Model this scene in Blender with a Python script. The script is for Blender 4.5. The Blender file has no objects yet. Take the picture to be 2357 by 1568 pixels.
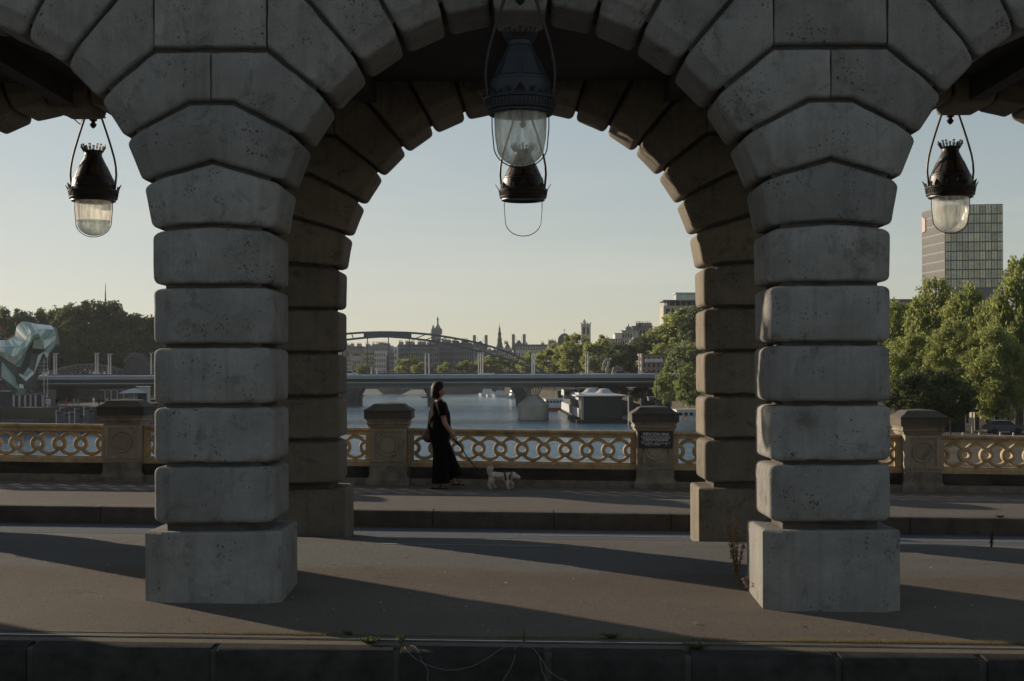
import bpy, math, random
from mathutils import Vector, Matrix, noise as mnoise
from math import sin, cos, tan, pi, radians, sqrt, atan2
random.seed(7)
S = bpy.context.scene
COL = S.collection

# ---------------------------------------------------------------- camera, sky, sun, exposure
FL, CX, HY, HC = 3300.0, 1200.0, 856.0, 2.0      # focal length / centre / horizon in photo units, camera height
ROLL = radians(0.2)
cam = bpy.data.cameras.new('camera'); cam_o = bpy.data.objects.new('camera', cam); COL.objects.link(cam_o)
cam.sensor_width = 36.0; cam.lens = 36.0 * FL / 2357.0
cam.shift_y = 72.0 / 2357.0
cam.clip_start = 0.1; cam.clip_end = 6000
cam_o.matrix_world = (Matrix.Translation((0, 0, HC)) @ Matrix.Rotation((CX - 1178.5) / FL, 4, 'Z')
                      @ Matrix.Rotation(pi / 2, 4, 'X') @ Matrix.Rotation(-ROLL, 4, 'Z'))
S.camera = cam_o
SUN_AZ, SUN_EL = radians(-54.5), radians(14.6)    # azimuth measured from +Y towards +X
w = bpy.data.worlds.new('World'); S.world = w; w.use_nodes = True
nt = w.node_tree; bg = nt.nodes['Background']
sky = nt.nodes.new('ShaderNodeTexSky'); sky.sky_type = 'NISHITA'; sky.sun_disc = False
sky.sun_elevation = SUN_EL; sky.sun_rotation = SUN_AZ
sky.air_density = 1.0; sky.dust_density = 0.25; sky.ozone_density = 1.0
# soft shoulder on the brightest sky (film response) and slightly paler colour
v1 = nt.nodes.new('ShaderNodeVectorMath'); v1.operation = 'MULTIPLY_ADD'; v1.inputs[1].default_value = (.13,) * 3; v1.inputs[2].default_value = (1, 1, 1)
v2 = nt.nodes.new('ShaderNodeVectorMath'); v2.operation = 'DIVIDE'; v3 = nt.nodes.new('ShaderNodeHueSaturation'); v3.inputs['Saturation'].default_value = 0.8; v3.inputs['Value'].default_value = 1.12
nt.links.new(sky.outputs[0], v1.inputs[0]); nt.links.new(sky.outputs[0], v2.inputs[0]); nt.links.new(v1.outputs[0], v2.inputs[1])
nt.links.new(v2.outputs[0], v3.inputs['Color']); tc = nt.nodes.new('ShaderNodeTexCoord'); mpg = nt.nodes.new('ShaderNodeMapping'); mpg.inputs['Scale'].default_value = (2.2, 2.2, 13.0)
cn = nt.nodes.new('ShaderNodeTexNoise'); cn.inputs['Scale'].default_value = 1.6; cn.inputs['Detail'].default_value = 8; cn.inputs['Roughness'].default_value = 0.62; cn.inputs['Distortion'].default_value = 0.4
cr_ = nt.nodes.new('ShaderNodeMapRange'); cr_.inputs[1].default_value = 0.5; cr_.inputs[2].default_value = 0.75; cr_.inputs[3].default_value = 0.0; cr_.inputs[4].default_value = 0.30
cm = nt.nodes.new('ShaderNodeMix'); cm.data_type = 'RGBA'; cm.inputs[7].default_value = (5.0, 4.75, 4.2, 1)
nt.links.new(tc.outputs['Generated'], mpg.inputs[0]); nt.links.new(mpg.outputs[0], cn.inputs[0]); nt.links.new(cn.outputs[0], cr_.inputs[0])
nt.links.new(cr_.outputs[0], cm.inputs[0]); nt.links.new(v3.outputs[0], cm.inputs[6]); nt.links.new(cm.outputs[2], bg.inputs[0]); bg.inputs[1].default_value = 0.120
sun = bpy.data.lights.new('sun', 'SUN'); sun.energy = 5.0; sun.angle = radians(0.53); sun.color = (1.0, 0.84, 0.64)
sun_o = bpy.data.objects.new('sun', sun); COL.objects.link(sun_o)
sdir = Vector((sin(SUN_AZ) * cos(SUN_EL), cos(SUN_AZ) * cos(SUN_EL), sin(SUN_EL)))
sun_o.rotation_euler = sdir.to_track_quat('Z', 'Y').to_euler()
S.view_settings.view_transform = 'Standard'; S.view_settings.look = 'None'
S.view_settings.exposure = 0.25; S.view_settings.gamma = 1.0; S.view_settings.use_curve_mapping = False
S.cycles.max_bounces = 8; S.cycles.diffuse_bounces = 3; S.cycles.transparent_max_bounces = 12
S.cycles.volume_bounces = 0; S.cycles.use_denoising = True

def P(vx, vy, D):
    """point at distance D seen at photo position (vx, vy)"""
    u, v = vx - CX, HY - vy
    a, b = u * cos(ROLL) + v * sin(ROLL), -u * sin(ROLL) + v * cos(ROLL)
    return Vector((a / FL * D, D, HC + b / FL * D))

# ---------------------------------------------------------------- materials
def mat(name, base, rough=0.8, metal=0.0, var=0.0, vscale=1.0, base2=None, bump=0.0, bscale=40.0, spec=0.5, objvar=0.0,
        stretch=(1, 1, 1), coords='world'):
    m = bpy.data.materials.new(name); m.use_nodes = True; n = m.node_tree; L = n.links.new
    b = n.nodes['Principled BSDF']; b.inputs['Roughness'].default_value = rough; b.inputs['Metallic'].default_value = metal
    b.inputs['Specular IOR Level'].default_value = spec
    b.inputs['Base Color'].default_value = (*base, 1)
    if coords == 'world':
        g = n.nodes.new('ShaderNodeNewGeometry'); co = g.outputs['Position']
    else:
        g = n.nodes.new('ShaderNodeTexCoord'); co = g.outputs['Object']
    mp = n.nodes.new('ShaderNodeMapping'); mp.inputs['Scale'].default_value = stretch; L(co, mp.inputs[0]); co = mp.outputs[0]
    col = None
    if base2 is not None or var:
        if base2 is None: base2 = tuple(max(0, c * (1 - var)) for c in base)
        t = n.nodes.new('ShaderNodeTexNoise'); t.inputs['Scale'].default_value = vscale; t.inputs['Detail'].default_value = 7
        t.inputs['Roughness'].default_value = 0.65; L(co, t.inputs[0])
        r = n.nodes.new('ShaderNodeMapRange'); r.inputs[1].default_value = 0.35; r.inputs[2].default_value = 0.65
        L(t.outputs[0], r.inputs[0])
        mx = n.nodes.new('ShaderNodeMix'); mx.data_type = 'RGBA'; mx.inputs[6].default_value = (*base, 1)
        mx.inputs[7].default_value = (*base2, 1); L(r.outputs[0], mx.inputs[0]); col = mx.outputs[2]
    if objvar:
        oi = n.nodes.new('ShaderNodeObjectInfo'); hs = n.nodes.new('ShaderNodeHueSaturation')
        mr = n.nodes.new('ShaderNodeMapRange'); mr.inputs[3].default_value = 1 - objvar; mr.inputs[4].default_value = 1 + objvar
        L(oi.outputs['Random'], mr.inputs[0]); L(mr.outputs[0], hs.inputs['Value'])
        if col is not None: L(col, hs.inputs['Color'])
        else: hs.inputs['Color'].default_value = (*base, 1)
        col = hs.outputs[0]
    if col is not None: L(col, b.inputs['Base Color'])
    if bump:
        t2 = n.nodes.new('ShaderNodeTexNoise'); t2.inputs['Scale'].default_value = bscale; t2.inputs['Detail'].default_value = 5
        L(co, t2.inputs[0]); bp = n.nodes.new('ShaderNodeBump'); bp.inputs['Strength'].default_value = bump
        bp.inputs['Distance'].default_value = 0.02; L(t2.outputs[0], bp.inputs['Height']); L(bp.outputs[0], b.inputs['Normal'])
    return m

def stone_mat(name, c1, c2, soot, pit=0.25, objvar=0.17):
    m = bpy.data.materials.new(name); m.use_nodes = True; n = m.node_tree; L = n.links.new
    b = n.nodes['Principled BSDF']; b.inputs['Roughness'].default_value = 0.88; b.inputs['Specular IOR Level'].default_value = 0.25
    g = n.nodes.new('ShaderNodeNewGeometry'); oi = n.nodes.new('ShaderNodeObjectInfo')
    cmb = n.nodes.new('ShaderNodeVectorMath'); cmb.operation = 'MULTIPLY_ADD'
    L(oi.outputs['Random'], cmb.inputs[0]); cmb.inputs[1].default_value = (37, 19, 23); L(g.outputs['Position'], cmb.inputs[2])
    co = cmb.outputs[0]
    def noise(scale, det=6, ro=0.6, vec=None, dist=0.0):
        t = n.nodes.new('ShaderNodeTexNoise'); t.inputs['Scale'].default_value = scale; t.inputs['Detail'].default_value = det
        t.inputs['Roughness'].default_value = ro; t.inputs['Distortion'].default_value = dist; L(vec or co, t.inputs[0]); return t.outputs[0]
    def ramp(v, a, bb, c=0.0, d=1.0):
        r = n.nodes.new('ShaderNodeMapRange'); r.inputs[1].default_value = a; r.inputs[2].default_value = bb
        r.inputs[3].default_value = c; r.inputs[4].default_value = d; L(v, r.inputs[0]); return r.outputs[0]
    def mix(f, a, bb):
        x = n.nodes.new('ShaderNodeMix'); x.data_type = 'RGBA'; L(f, x.inputs[0])
        for i, v in ((6, a), (7, bb)):
            if isinstance(v, tuple): x.inputs[i].default_value = (*v, 1)
            else: L(v, x.inputs[i])
        return x.outputs[2]
    def mul(a, bb, op='MULTIPLY'):
        x = n.nodes.new('ShaderNodeMath'); x.operation = op
        for i, v in ((0, a), (1, bb)):
            if isinstance(v, (int, float)): x.inputs[i].default_value = v
            else: L(v, x.inputs[i])
        return x.outputs[0]
    big = ramp(noise(2.2, 8, 0.65), 0.3, 0.7)
    col = mix(big, c1, c2)
    col = mix(ramp(noise(13, 6, 0.7), 0.35, 0.7, 0.0, 0.35), col, c2)
    col = mix(ramp(noise(70, 3, 0.6), 0.45, 0.75, 0.0, 0.25), col, soot)
    # vertical rain streaks
    mp = n.nodes.new('ShaderNodeMapping'); mp.inputs['Scale'].default_value = (14, 14, 0.9); L(co, mp.inputs[0])
    st = ramp(noise(1.0, 4, 0.6, mp.outputs[0]), 0.5, 0.85, 0.0, 0.38)
    col = mix(st, col, soot)
    blot = ramp(noise(3.7, 9, 0.75, dist=0.6), 0.54, 0.70, 0.0, 0.75); col = mix(blot, col, soot)
    # limestone pits, clustered
    v = n.nodes.new('ShaderNodeTexVoronoi'); v.inputs['Scale'].default_value = 40
    wob = n.nodes.new('ShaderNodeVectorMath'); wob.operation = 'ADD'
    nz = n.nodes.new('ShaderNodeTexNoise'); nz.inputs['Scale'].default_value = 34; L(co, nz.inputs[0])
    sc = n.nodes.new('ShaderNodeVectorMath'); sc.operation = 'SCALE'; sc.inputs['Scale'].default_value = 0.045
    L(nz.outputs['Color'], sc.inputs[0]); L(co, wob.inputs[0]); L(sc.outputs[0], wob.inputs[1]); L(wob.outputs[0], v.inputs[0])
    cl = ramp(noise(3.1, 4), 0.42, 0.66, 0.0, 0.42)
    wn = n.nodes.new('ShaderNodeTexWhiteNoise'); L(v.outputs['Color'], wn.inputs['Vector'])
    size = mul(cl, ramp(wn.outputs['Value'], pit, 1.0, 0.0, 1.3))
    p = n.nodes.new('ShaderNodeMapRange'); L(mul(size, v.outputs['Distance'], 'SUBTRACT'), p.inputs[0])
    p.inputs[1].default_value = 0.0; p.inputs[2].default_value = 0.05; pits = p.outputs[0]
    col = mix(mul(pits, 0.72), col, (0.03, 0.028, 0.025))
    hs = n.nodes.new('ShaderNodeHueSaturation'); L(ramp(oi.outputs['Random'], 0, 1, 1 - objvar, 1 + objvar), hs.inputs['Value'])
    L(col, hs.inputs['Color']); L(hs.outputs[0], b.inputs['Base Color'])
    h = mul(mul(noise(9, 8, 0.7), 0.8), mul(noise(120, 3), 0.12), 'ADD'); h = mul(h, mul(pits, 0.55), 'SUBTRACT')
    bp = n.nodes.new('ShaderNodeBump'); bp.inputs['Strength'].default_value = 0.55; bp.inputs['Distance'].default_value = 0.02
    L(h, bp.inputs['Height']); L(bp.outputs[0], b.inputs['Normal'])
    return m

def asphalt_mat(name, c1, c2, c3=None, split=None):
    """c3/split: an older grey surface beyond y=split with a ragged border"""
    m = bpy.data.materials.new(name); m.use_nodes = True; n = m.node_tree; L = n.links.new
    b = n.nodes['Principled BSDF']; b.inputs['Roughness'].default_value = 0.92; b.inputs['Specular IOR Level'].default_value = 0.2
    g = n.nodes.new('ShaderNodeNewGeometry'); co = g.outputs['Position']
    def noise(scale, det=5, ro=0.6, st=None):
        t = n.nodes.new('ShaderNodeTexNoise'); t.inputs['Scale'].default_value = scale; t.inputs['Detail'].default_value = det
        t.inputs['Roughness'].default_value = ro
        if st:
            mp = n.nodes.new('ShaderNodeMapping'); mp.inputs['Scale'].default_value = st; L(co, mp.inputs[0]); L(mp.outputs[0], t.inputs[0])
        else: L(co, t.inputs[0])
        return t.outputs[0]
    def ramp(v, a, bb, c=0.0, d=1.0):
        r = n.nodes.new('ShaderNodeMapRange'); r.inputs[1].default_value = a; r.inputs[2].default_value = bb
        r.inputs[3].default_value = c; r.inputs[4].default_value = d; L(v, r.inputs[0]); return r.outputs[0]
    def mix(f, a, bb):
        x = n.nodes.new('ShaderNodeMix'); x.data_type = 'RGBA'; L(f, x.inputs[0])
        for i, v in ((6, a), (7, bb)):
            if isinstance(v, tuple): x.inputs[i].default_value = (*v, 1)
            else: L(v, x.inputs[i])
        return x.outputs[2]
    col = mix(ramp(noise(0.8, 8, 0.65), 0.35, 0.65), c1, c2)
    if c3:
        sp = n.nodes.new('ShaderNodeSeparateXYZ'); L(co, sp.inputs[0])
        a = n.nodes.new('ShaderNodeMath'); a.operation = 'MULTIPLY_ADD'; L(noise(1.3, 6, 0.7, (0.35, 1, 1)), a.inputs[0])
        a.inputs[1].default_value = 1.3; L(sp.outputs[1], a.inputs[2])
        col = mix(ramp(a.outputs[0], split + 0.55, split + 0.85), col, c3)
    col = mix(ramp(noise(2.6, 7, 0.75, (0.5, 1.6, 1)), 0.6, 0.75, 0, 0.4), col, tuple(c * 0.45 for c in c1))
    # coarse aggregate, blotches and hairline cracks
    col = mix(ramp(noise(38, 4, 0.7), 0.42, 0.62, 0, 0.45), col, tuple(c * 0.5 for c in c1))
    col = mix(ramp(noise(5.5, 8, 0.8, (0.6, 1.5, 1)), 0.5, 0.68, 0, 0.35), col, tuple(min(1, c * 1.6) for c in c2))
    vc = n.nodes.new('ShaderNodeTexVoronoi'); vc.feature = 'DISTANCE_TO_EDGE'; vc.inputs['Scale'].default_value = 0.55
    wv = n.nodes.new('ShaderNodeVectorMath'); wv.operation = 'MULTIPLY_ADD'; wt = n.nodes.new('ShaderNodeTexNoise'); wt.inputs['Scale'].default_value = 2.2; wt.inputs['Detail'].default_value = 6
    L(co, wt.inputs[0]); L(wt.outputs['Color'], wv.inputs[0]); wv.inputs[1].default_value = (.9, .9, .9); L(co, wv.inputs[2]); L(wv.outputs[0], vc.inputs[0])
    ck = n.nodes.new('ShaderNodeMath'); ck.operation = 'MULTIPLY'; L(ramp(vc.outputs['Distance'], 0.0, 0.007, 1, 0), ck.inputs[0]); L(ramp(noise(0.9, 3), 0.5, 0.6, 0, 0.75), ck.inputs[1])
    col = mix(ck.outputs[0], col, (0.012, 0.011, 0.010))
    gv = n.nodes.new('ShaderNodeTexVoronoi'); gv.inputs['Scale'].default_value = 2.6; L(co, gv.inputs[0])
    col = mix(ramp(gv.outputs['Distance'], 0.03, 0.05, 0.5, 0), col, tuple(min(1, c * 2.0) for c in c1))
    col = mix(ramp(noise(0.45, 5, 0.6, (0.5, 1.3, 1)), 0.48, 0.62, 0, 0.38), col, tuple(c * 0.5 for c in c1))
    gr = noise(160, 2, 0.5); col = mix(ramp(noise(75, 2, 0.5), 0.5, 0.68, 0, 0.5), col, tuple(c * 0.35 for c in c1))
    col2 = mix(ramp(gr, 0.40, 0.66, 0, 0.65), col, tuple(min(1, c * 1.9) for c in c1))
    L(col2, b.inputs['Base Color'])
    # aggregate grain plus gentle unevenness
    s1 = n.nodes.new('ShaderNodeMath'); s1.operation = 'MULTIPLY_ADD'; L(noise(7, 6, 0.7), s1.inputs[0]); s1.inputs[1].default_value = 1.2; L(gr, s1.inputs[2])
    bp = n.nodes.new('ShaderNodeBump'); bp.inputs['Strength'].default_value = 0.6; bp.inputs['Distance'].default_value = 0.018
    L(s1.outputs[0], bp.inputs['Height']); L(bp.outputs[0], b.inputs['Normal'])
    return m

def leaf_mat(name, c1, c2, trans=0.45):
    m = bpy.data.materials.new(name); m.use_nodes = True; n = m.node_tree; L = n.links.new
    b = n.nodes['Principled BSDF']; out = n.nodes['Material Output']
    b.inputs['Roughness'].default_value = 0.6; b.inputs['Specular IOR Level'].default_value = 0.3
    g = n.nodes.new('ShaderNodeNewGeometry'); mx = n.nodes.new('ShaderNodeMix'); mx.data_type = 'RGBA'
    L(g.outputs['Random Per Island'], mx.inputs[0]); mx.inputs[6].default_value = (*c1, 1); mx.inputs[7].default_value = (*c2, 1)
    L(mx.outputs[2], b.inputs['Base Color'])
    t = n.nodes.new('ShaderNodeBsdfTranslucent'); mm = n.nodes.new('ShaderNodeMixShader'); mm.inputs[0].default_value = trans
    hs = n.nodes.new('ShaderNodeHueSaturation'); hs.inputs['Value'].default_value = 1.7; hs.inputs['Hue'].default_value = 0.485
    L(mx.outputs[2], hs.inputs['Color']); L(hs.outputs[0], t.inputs[0])
    L(b.outputs[0], mm.inputs[1]); L(t.outputs[0], mm.inputs[2]); L(mm.outputs[0], out.inputs[0])
    return m

def glass_mat(name, tint=(1, 1, 1), rough=0.0, mixv=0.12, milky=0.0, milkcol=(0.8, 0.7, 0.5), bump=0.0):
    """thin lamp glass: see-through, a glossy film and some grime that scatters light"""
    m = bpy.data.materials.new(name); m.use_nodes = True; n = m.node_tree; L = n.links.new
    out = n.nodes['Material Output']; n.nodes.remove(n.nodes['Principled BSDF'])
    tr = n.nodes.new('ShaderNodeBsdfTransparent'); tr.inputs[0].default_value = (*tint, 1)
    gl = n.nodes.new('ShaderNodeBsdfGlossy'); gl.inputs['Roughness'].default_value = 0.06
    lw = n.nodes.new('ShaderNodeLayerWeight'); lw.inputs[0].default_value = 0.25
    m1 = n.nodes.new('ShaderNodeMixShader'); L(lw.outputs[1], m1.inputs[0]); L(tr.outputs[0], m1.inputs[1]); L(gl.outputs[0], m1.inputs[2])
    tl = n.nodes.new('ShaderNodeBsdfTranslucent'); tl.inputs[0].default_value = (*milkcol, 1)
    df = n.nodes.new('ShaderNodeBsdfDiffuse'); df.inputs[0].default_value = (*milkcol, 1)
    ms = n.nodes.new('ShaderNodeMixShader'); ms.inputs[0].default_value = 0.35; L(tl.outputs[0], ms.inputs[1]); L(df.outputs[0], ms.inputs[2])
    t = n.nodes.new('ShaderNodeTexNoise'); t.inputs['Scale'].default_value = 9; t.inputs['Detail'].default_value = 8
    g = n.nodes.new('ShaderNodeNewGeometry'); mp = n.nodes.new('ShaderNodeMapping'); mp.inputs['Scale'].default_value = (2.5, 2.5, 0.5)
    L(g.outputs['Position'], mp.inputs[0]); L(mp.outputs[0], t.inputs[0])
    r = n.nodes.new('ShaderNodeMapRange'); r.inputs[1].default_value = 0.35; r.inputs[2].default_value = 0.7
    r.inputs[3].default_value = milky * 0.55; r.inputs[4].default_value = milky * 1.4; L(t.outputs[0], r.inputs[0])
    m2 = n.nodes.new('ShaderNodeMixShader'); L(r.outputs[0], m2.inputs[0]); L(m1.outputs[0], m2.inputs[1]); L(ms.outputs[0], m2.inputs[2])
    if bump:
        bp = n.nodes.new('ShaderNodeBump'); bp.inputs['Strength'].default_value = bump; bp.inputs['Distance'].default_value = 0.02
        L(t.outputs[0], bp.inputs['Height']); L(bp.outputs[0], gl.inputs['Normal'])
    L(m2.outputs[0], out.inputs[0])
    return m

def water_mat():
    m = bpy.data.materials.new('river water'); m.use_nodes = True; n = m.node_tree; L = n.links.new
    b = n.nodes['Principled BSDF']; b.inputs['Base Color'].default_value = (0.065, 0.15, 0.22, 1)
    b.inputs['Roughness'].default_value = 0.12; b.inputs['IOR'].default_value = 1.33
    g = n.nodes.new('ShaderNodeNewGeometry')
    def nz(st, sc, det=4):
        mp = n.nodes.new('ShaderNodeMapping'); mp.inputs['Scale'].default_value = st; L(g.outputs['Position'], mp.inputs[0])
        t = n.nodes.new('ShaderNodeTexNoise'); t.inputs['Scale'].default_value = sc; t.inputs['Detail'].default_value = det; L(mp.outputs[0], t.inputs[0]); return t.outputs[0]
    a = nz((1, 0.55, 1), 0.9, 5); c = nz((0.25, 0.12, 1), 0.35, 3)
    ad = n.nodes.new('ShaderNodeMath'); ad.operation = 'MULTIPLY_ADD'; L(c, ad.inputs[0]); ad.inputs[1].default_value = 1.6; L(a, ad.inputs[2])
    bp = n.nodes.new('ShaderNodeBump'); bp.inputs['Distance'].default_value = 0.9
    band = n.nodes.new('ShaderNodeMapRange'); L(nz((0.08, 1, 1), 0.045, 3), band.inputs[0])
    band.inputs[1].default_value = 0.35; band.inputs[2].default_value = 0.65; band.inputs[3].default_value = 0.55; band.inputs[4].default_value = 1.0
    L(band.outputs[0], bp.inputs['Strength']); L(ad.outputs[0], bp.inputs['Height']); L(bp.outputs[0], b.inputs['Normal'])
    return m

M = {}
M['stone'] = stone_mat('pale limestone', (0.285, 0.278, 0.262), (0.172, 0.166, 0.154), (0.065, 0.055, 0.045))
M['umber'] = stone_mat('umber limestone', (0.235, 0.20, 0.155), (0.15, 0.127, 0.098), (0.045, 0.038, 0.03))  # back row limestone, browner and darker than the front row's
M['mortar'] = mat('sooty mortar', (0.09, 0.08, 0.068), 0.95, var=0.5, vscale=4, bump=0.4)
M['parapet'] = stone_mat('weathered parapet stone', (0.40, 0.35, 0.28), (0.25, 0.215, 0.17), (0.08, 0.07, 0.055), 0.6)
M['capstone'] = stone_mat('blackened cap stone', (0.13, 0.115, 0.095), (0.065, 0.058, 0.049), (0.04, 0.036, 0.032), 0.6)
M['plinth'] = mat('black lichen plinth', (0.07, 0.062, 0.05), 0.95, base2=(0.022, 0.02, 0.017), vscale=3.5, bump=0.6, bscale=20, stretch=(0.6, 1, 1.5))
M['plinthfoot'] = mat('grey plinth foot', (0.25, 0.22, 0.18), 0.95, base2=(0.12, 0.105, 0.085), vscale=5, bump=0.6, bscale=25)
M['cream'] = mat('ochre cream paint', (0.56, 0.42, 0.25), 0.8, base2=(0.33, 0.24, 0.15), vscale=6, bump=0.35, bscale=40, spec=0.2)
M['road'] = asphalt_mat('road asphalt', (0.105, 0.118, 0.138), (0.082, 0.092, 0.108))
M['median'] = asphalt_mat('brown median asphalt', (0.130, 0.108, 0.088), (0.088, 0.074, 0.062), (0.135, 0.155, 0.165), 13.75)
M['pave'] = asphalt_mat('pavement asphalt', (0.13, 0.115, 0.10), (0.11, 0.10, 0.09))
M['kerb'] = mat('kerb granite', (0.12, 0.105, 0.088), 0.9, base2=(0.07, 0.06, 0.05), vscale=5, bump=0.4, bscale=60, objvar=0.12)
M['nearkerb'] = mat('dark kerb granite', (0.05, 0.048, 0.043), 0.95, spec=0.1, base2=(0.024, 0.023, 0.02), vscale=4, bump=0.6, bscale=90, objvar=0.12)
M['strip'] = asphalt_mat('concrete strip', (0.135, 0.112, 0.09), (0.10, 0.083, 0.066))
M['dust'] = mat('gutter dust', (0.17, 0.12, 0.085), 0.95, base2=(0.10, 0.085, 0.07), vscale=3)
M['line'] = mat('worn white line', (0.42, 0.42, 0.40), 0.8, base2=(0.2, 0.2, 0.19), vscale=8)
M['rail'] = mat('polished steel rail', (0.35, 0.34, 0.33), 0.28, metal=1.0, var=0.3, vscale=6)
M['iron'] = mat('brown black iron', (0.022, 0.018, 0.015), 0.45, metal=0.0, var=0.4, vscale=12, bump=0.2, bscale=60)
M['ironblue'] = mat('blue black painted iron', (0.009, 0.011, 0.016), 0.55, var=0.3, vscale=9, bump=0.1)
M['bronze'] = mat('worn bronze hanger', (0.10, 0.075, 0.05), 0.42, metal=0.3, var=0.4, vscale=20)
M['glass'] = glass_mat('lamp glass', (0.92, 0.94, 0.92), milky=0.48, milkcol=(0.95, 0.93, 0.86), bump=0.6)
M['frosted'] = glass_mat('grimy lamp glass', (0.97, 0.96, 0.92), milky=0.60, milkcol=(0.97, 0.92, 0.82), bump=0.3)
M['lampwater'] = glass_mat('clear water', (0.78, 0.85, 0.88), milky=0.10, milkcol=(0.8, 0.88, 0.92))
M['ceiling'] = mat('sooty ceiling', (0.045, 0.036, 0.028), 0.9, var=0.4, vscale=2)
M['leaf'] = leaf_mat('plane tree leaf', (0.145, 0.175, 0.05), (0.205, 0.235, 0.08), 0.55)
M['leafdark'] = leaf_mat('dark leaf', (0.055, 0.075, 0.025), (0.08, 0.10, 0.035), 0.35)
M['leafpale'] = leaf_mat('pale leaf', (0.13, 0.165, 0.07), (0.17, 0.20, 0.09), 0.5)
M['bark'] = mat('bark', (0.09, 0.075, 0.058), 0.95, var=0.5, vscale=3, bump=0.5, bscale=8)
M['dry'] = leaf_mat('dry stem', (0.24, 0.16, 0.09), (0.32, 0.22, 0.13), 0.3)
M['straw'] = leaf_mat('dry grass', (0.22, 0.17, 0.08), (0.12, 0.12, 0.04), 0.3)
M['water'] = water_mat()
M['earth'] = mat('river bank paving', (0.16, 0.145, 0.12), 0.95, var=0.45, vscale=0.08)
M['quay'] = mat('quay masonry', (0.095, 0.085, 0.068), 0.95, spec=0.1, base2=(0.055, 0.05, 0.04), vscale=0.3, stretch=(0.4, 0.4, 2))  # left quay's shadow from trees and buildings is put into this dark colour
M['skin'] = mat('skin', (0.33, 0.19, 0.13), 0.5, var=0.12, vscale=20, coords='obj')
M['black'] = mat('black cotton', (0.0045, 0.0045, 0.005), 0.95, bump=0.35, bscale=14, stretch=(1, 1, .35), spec=0.15, coords='obj')
M['hair'] = mat('dark brown hair', (0.014, 0.008, 0.006), 0.6, spec=0.25, var=0.5, vscale=25, bump=0.6, bscale=90, stretch=(1, 1, 0.15), coords='obj')
M['bag'] = mat('dark red leather', (0.085, 0.02, 0.016), 0.4, var=0.3, vscale=10, coords='obj')
M['fur'] = mat('white fur', (0.82, 0.78, 0.72), 0.95, base2=(0.62, 0.56, 0.48), vscale=22, bump=1.0, bscale=55, coords='obj')
M['ear'] = mat('tan fur', (0.42, 0.31, 0.21), 0.95, bump=1.0, bscale=55, coords='obj')
M['metalpale'] = mat('pale painted mast', (0.42, 0.41, 0.39), 0.5)
M['deckedge'] = mat('bridge deck edge', (0.30, 0.33, 0.36), 0.5, var=0.2, vscale=0.3)
M['steelblue'] = mat('blue grey steel', (0.06, 0.075, 0.085), 0.5, var=0.3, vscale=0.2)
M['steelbelly'] = mat('grey bridge belly', (0.36, 0.35, 0.31), 0.55, var=0.2, vscale=0.15)
M['archsteel'] = mat('viaduct steel', (0.09, 0.11, 0.13), 0.6, var=0.2, vscale=0.2)
M['concrete'] = mat('pier concrete', (0.46, 0.42, 0.33), 0.85, var=0.25, vscale=0.4)
M['tide'] = mat('wet band', (0.06, 0.055, 0.04), 0.7)
M['cityA'] = mat('cream facade', (0.46, 0.42, 0.34), 0.9, var=0.2, vscale=0.15)
M['cityB'] = mat('white facade', (0.60, 0.58, 0.53), 0.9, var=0.12, vscale=0.15)
M['cityC'] = mat('grey facade', (0.20, 0.20, 0.19), 0.9, var=0.2, vscale=0.15)
M['cityD'] = mat('pinkish facade', (0.36, 0.29, 0.22), 0.9, var=0.2, vscale=0.2)
M['slate'] = mat('slate roof', (0.075, 0.08, 0.09), 0.7, var=0.3, vscale=0.3)
M['zinc'] = mat('zinc roof', (0.16, 0.18, 0.20), 0.5, var=0.2, vscale=0.3)
M['win'] = mat('window glass', (0.018, 0.02, 0.024), 0.35, spec=0.25)
M['shutter'] = mat('window reveal', (0.10, 0.10, 0.10), 0.7)
M['oldstone'] = mat('old bridge stone', (0.085, 0.083, 0.08), 0.9, var=0.35, vscale=0.25)
M['towerL'] = mat('tower louvre metal', (0.13, 0.125, 0.115), 0.6, var=0.2, vscale=0.5)
M['mullion'] = mat('tower mullion', (0.14, 0.14, 0.14), 0.5)
M['gpanel'] = mat('green glass panel', (0.36, 0.49, 0.44), 0.16, var=0.25, vscale=0.25, objvar=0.25, spec=0.9)
M['gpanelpale'] = mat('pale glass panel', (0.62, 0.68, 0.58), 0.25, objvar=0.15, spec=0.8)
M['gdark'] = mat('dark green frame', (0.07, 0.10, 0.09), 0.5)
M['white'] = mat('white boat paint', (0.72, 0.72, 0.70), 0.45, var=0.15, vscale=0.8)
M['red'] = mat('red paint', (0.42, 0.05, 0.035), 0.5)
M['orange'] = mat('orange paint', (0.5, 0.16, 0.06), 0.5)
M['hulldark'] = mat('dark hull', (0.018, 0.02, 0.023), 0.6, spec=0.25)
M['navy'] = mat('navy enamel', (0.012, 0.013, 0.035), 0.35, var=0.3, vscale=15)
M['letter'] = mat('white enamel lettering', (0.55, 0.55, 0.56), 0.5)
M['awning'] = mat('pale canvas', (0.42, 0.43, 0.44), 0.8)
M['carw'] = mat('white car paint', (0.6, 0.6, 0.6), 0.3)
M['card'] = mat('dark car paint', (0.05, 0.055, 0.06), 0.3)
M['pile'] = mat('grey mooring pile', (0.085, 0.09, 0.115), 0.8, var=0.3, vscale=0.5, objvar=0.25)
M['cloth'] = mat('mixed clothing', (0.2, 0.2, 0.22), 0.9, objvar=0.6)
M['cord'] = mat('pale cord', (0.19, 0.18, 0.165), 0.8)
M['litter'] = mat('pale litter', (0.55, 0.52, 0.46), 0.8)
M['pink'] = mat('pink banner', (0.42, 0.30, 0.29), 0.6)
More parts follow.
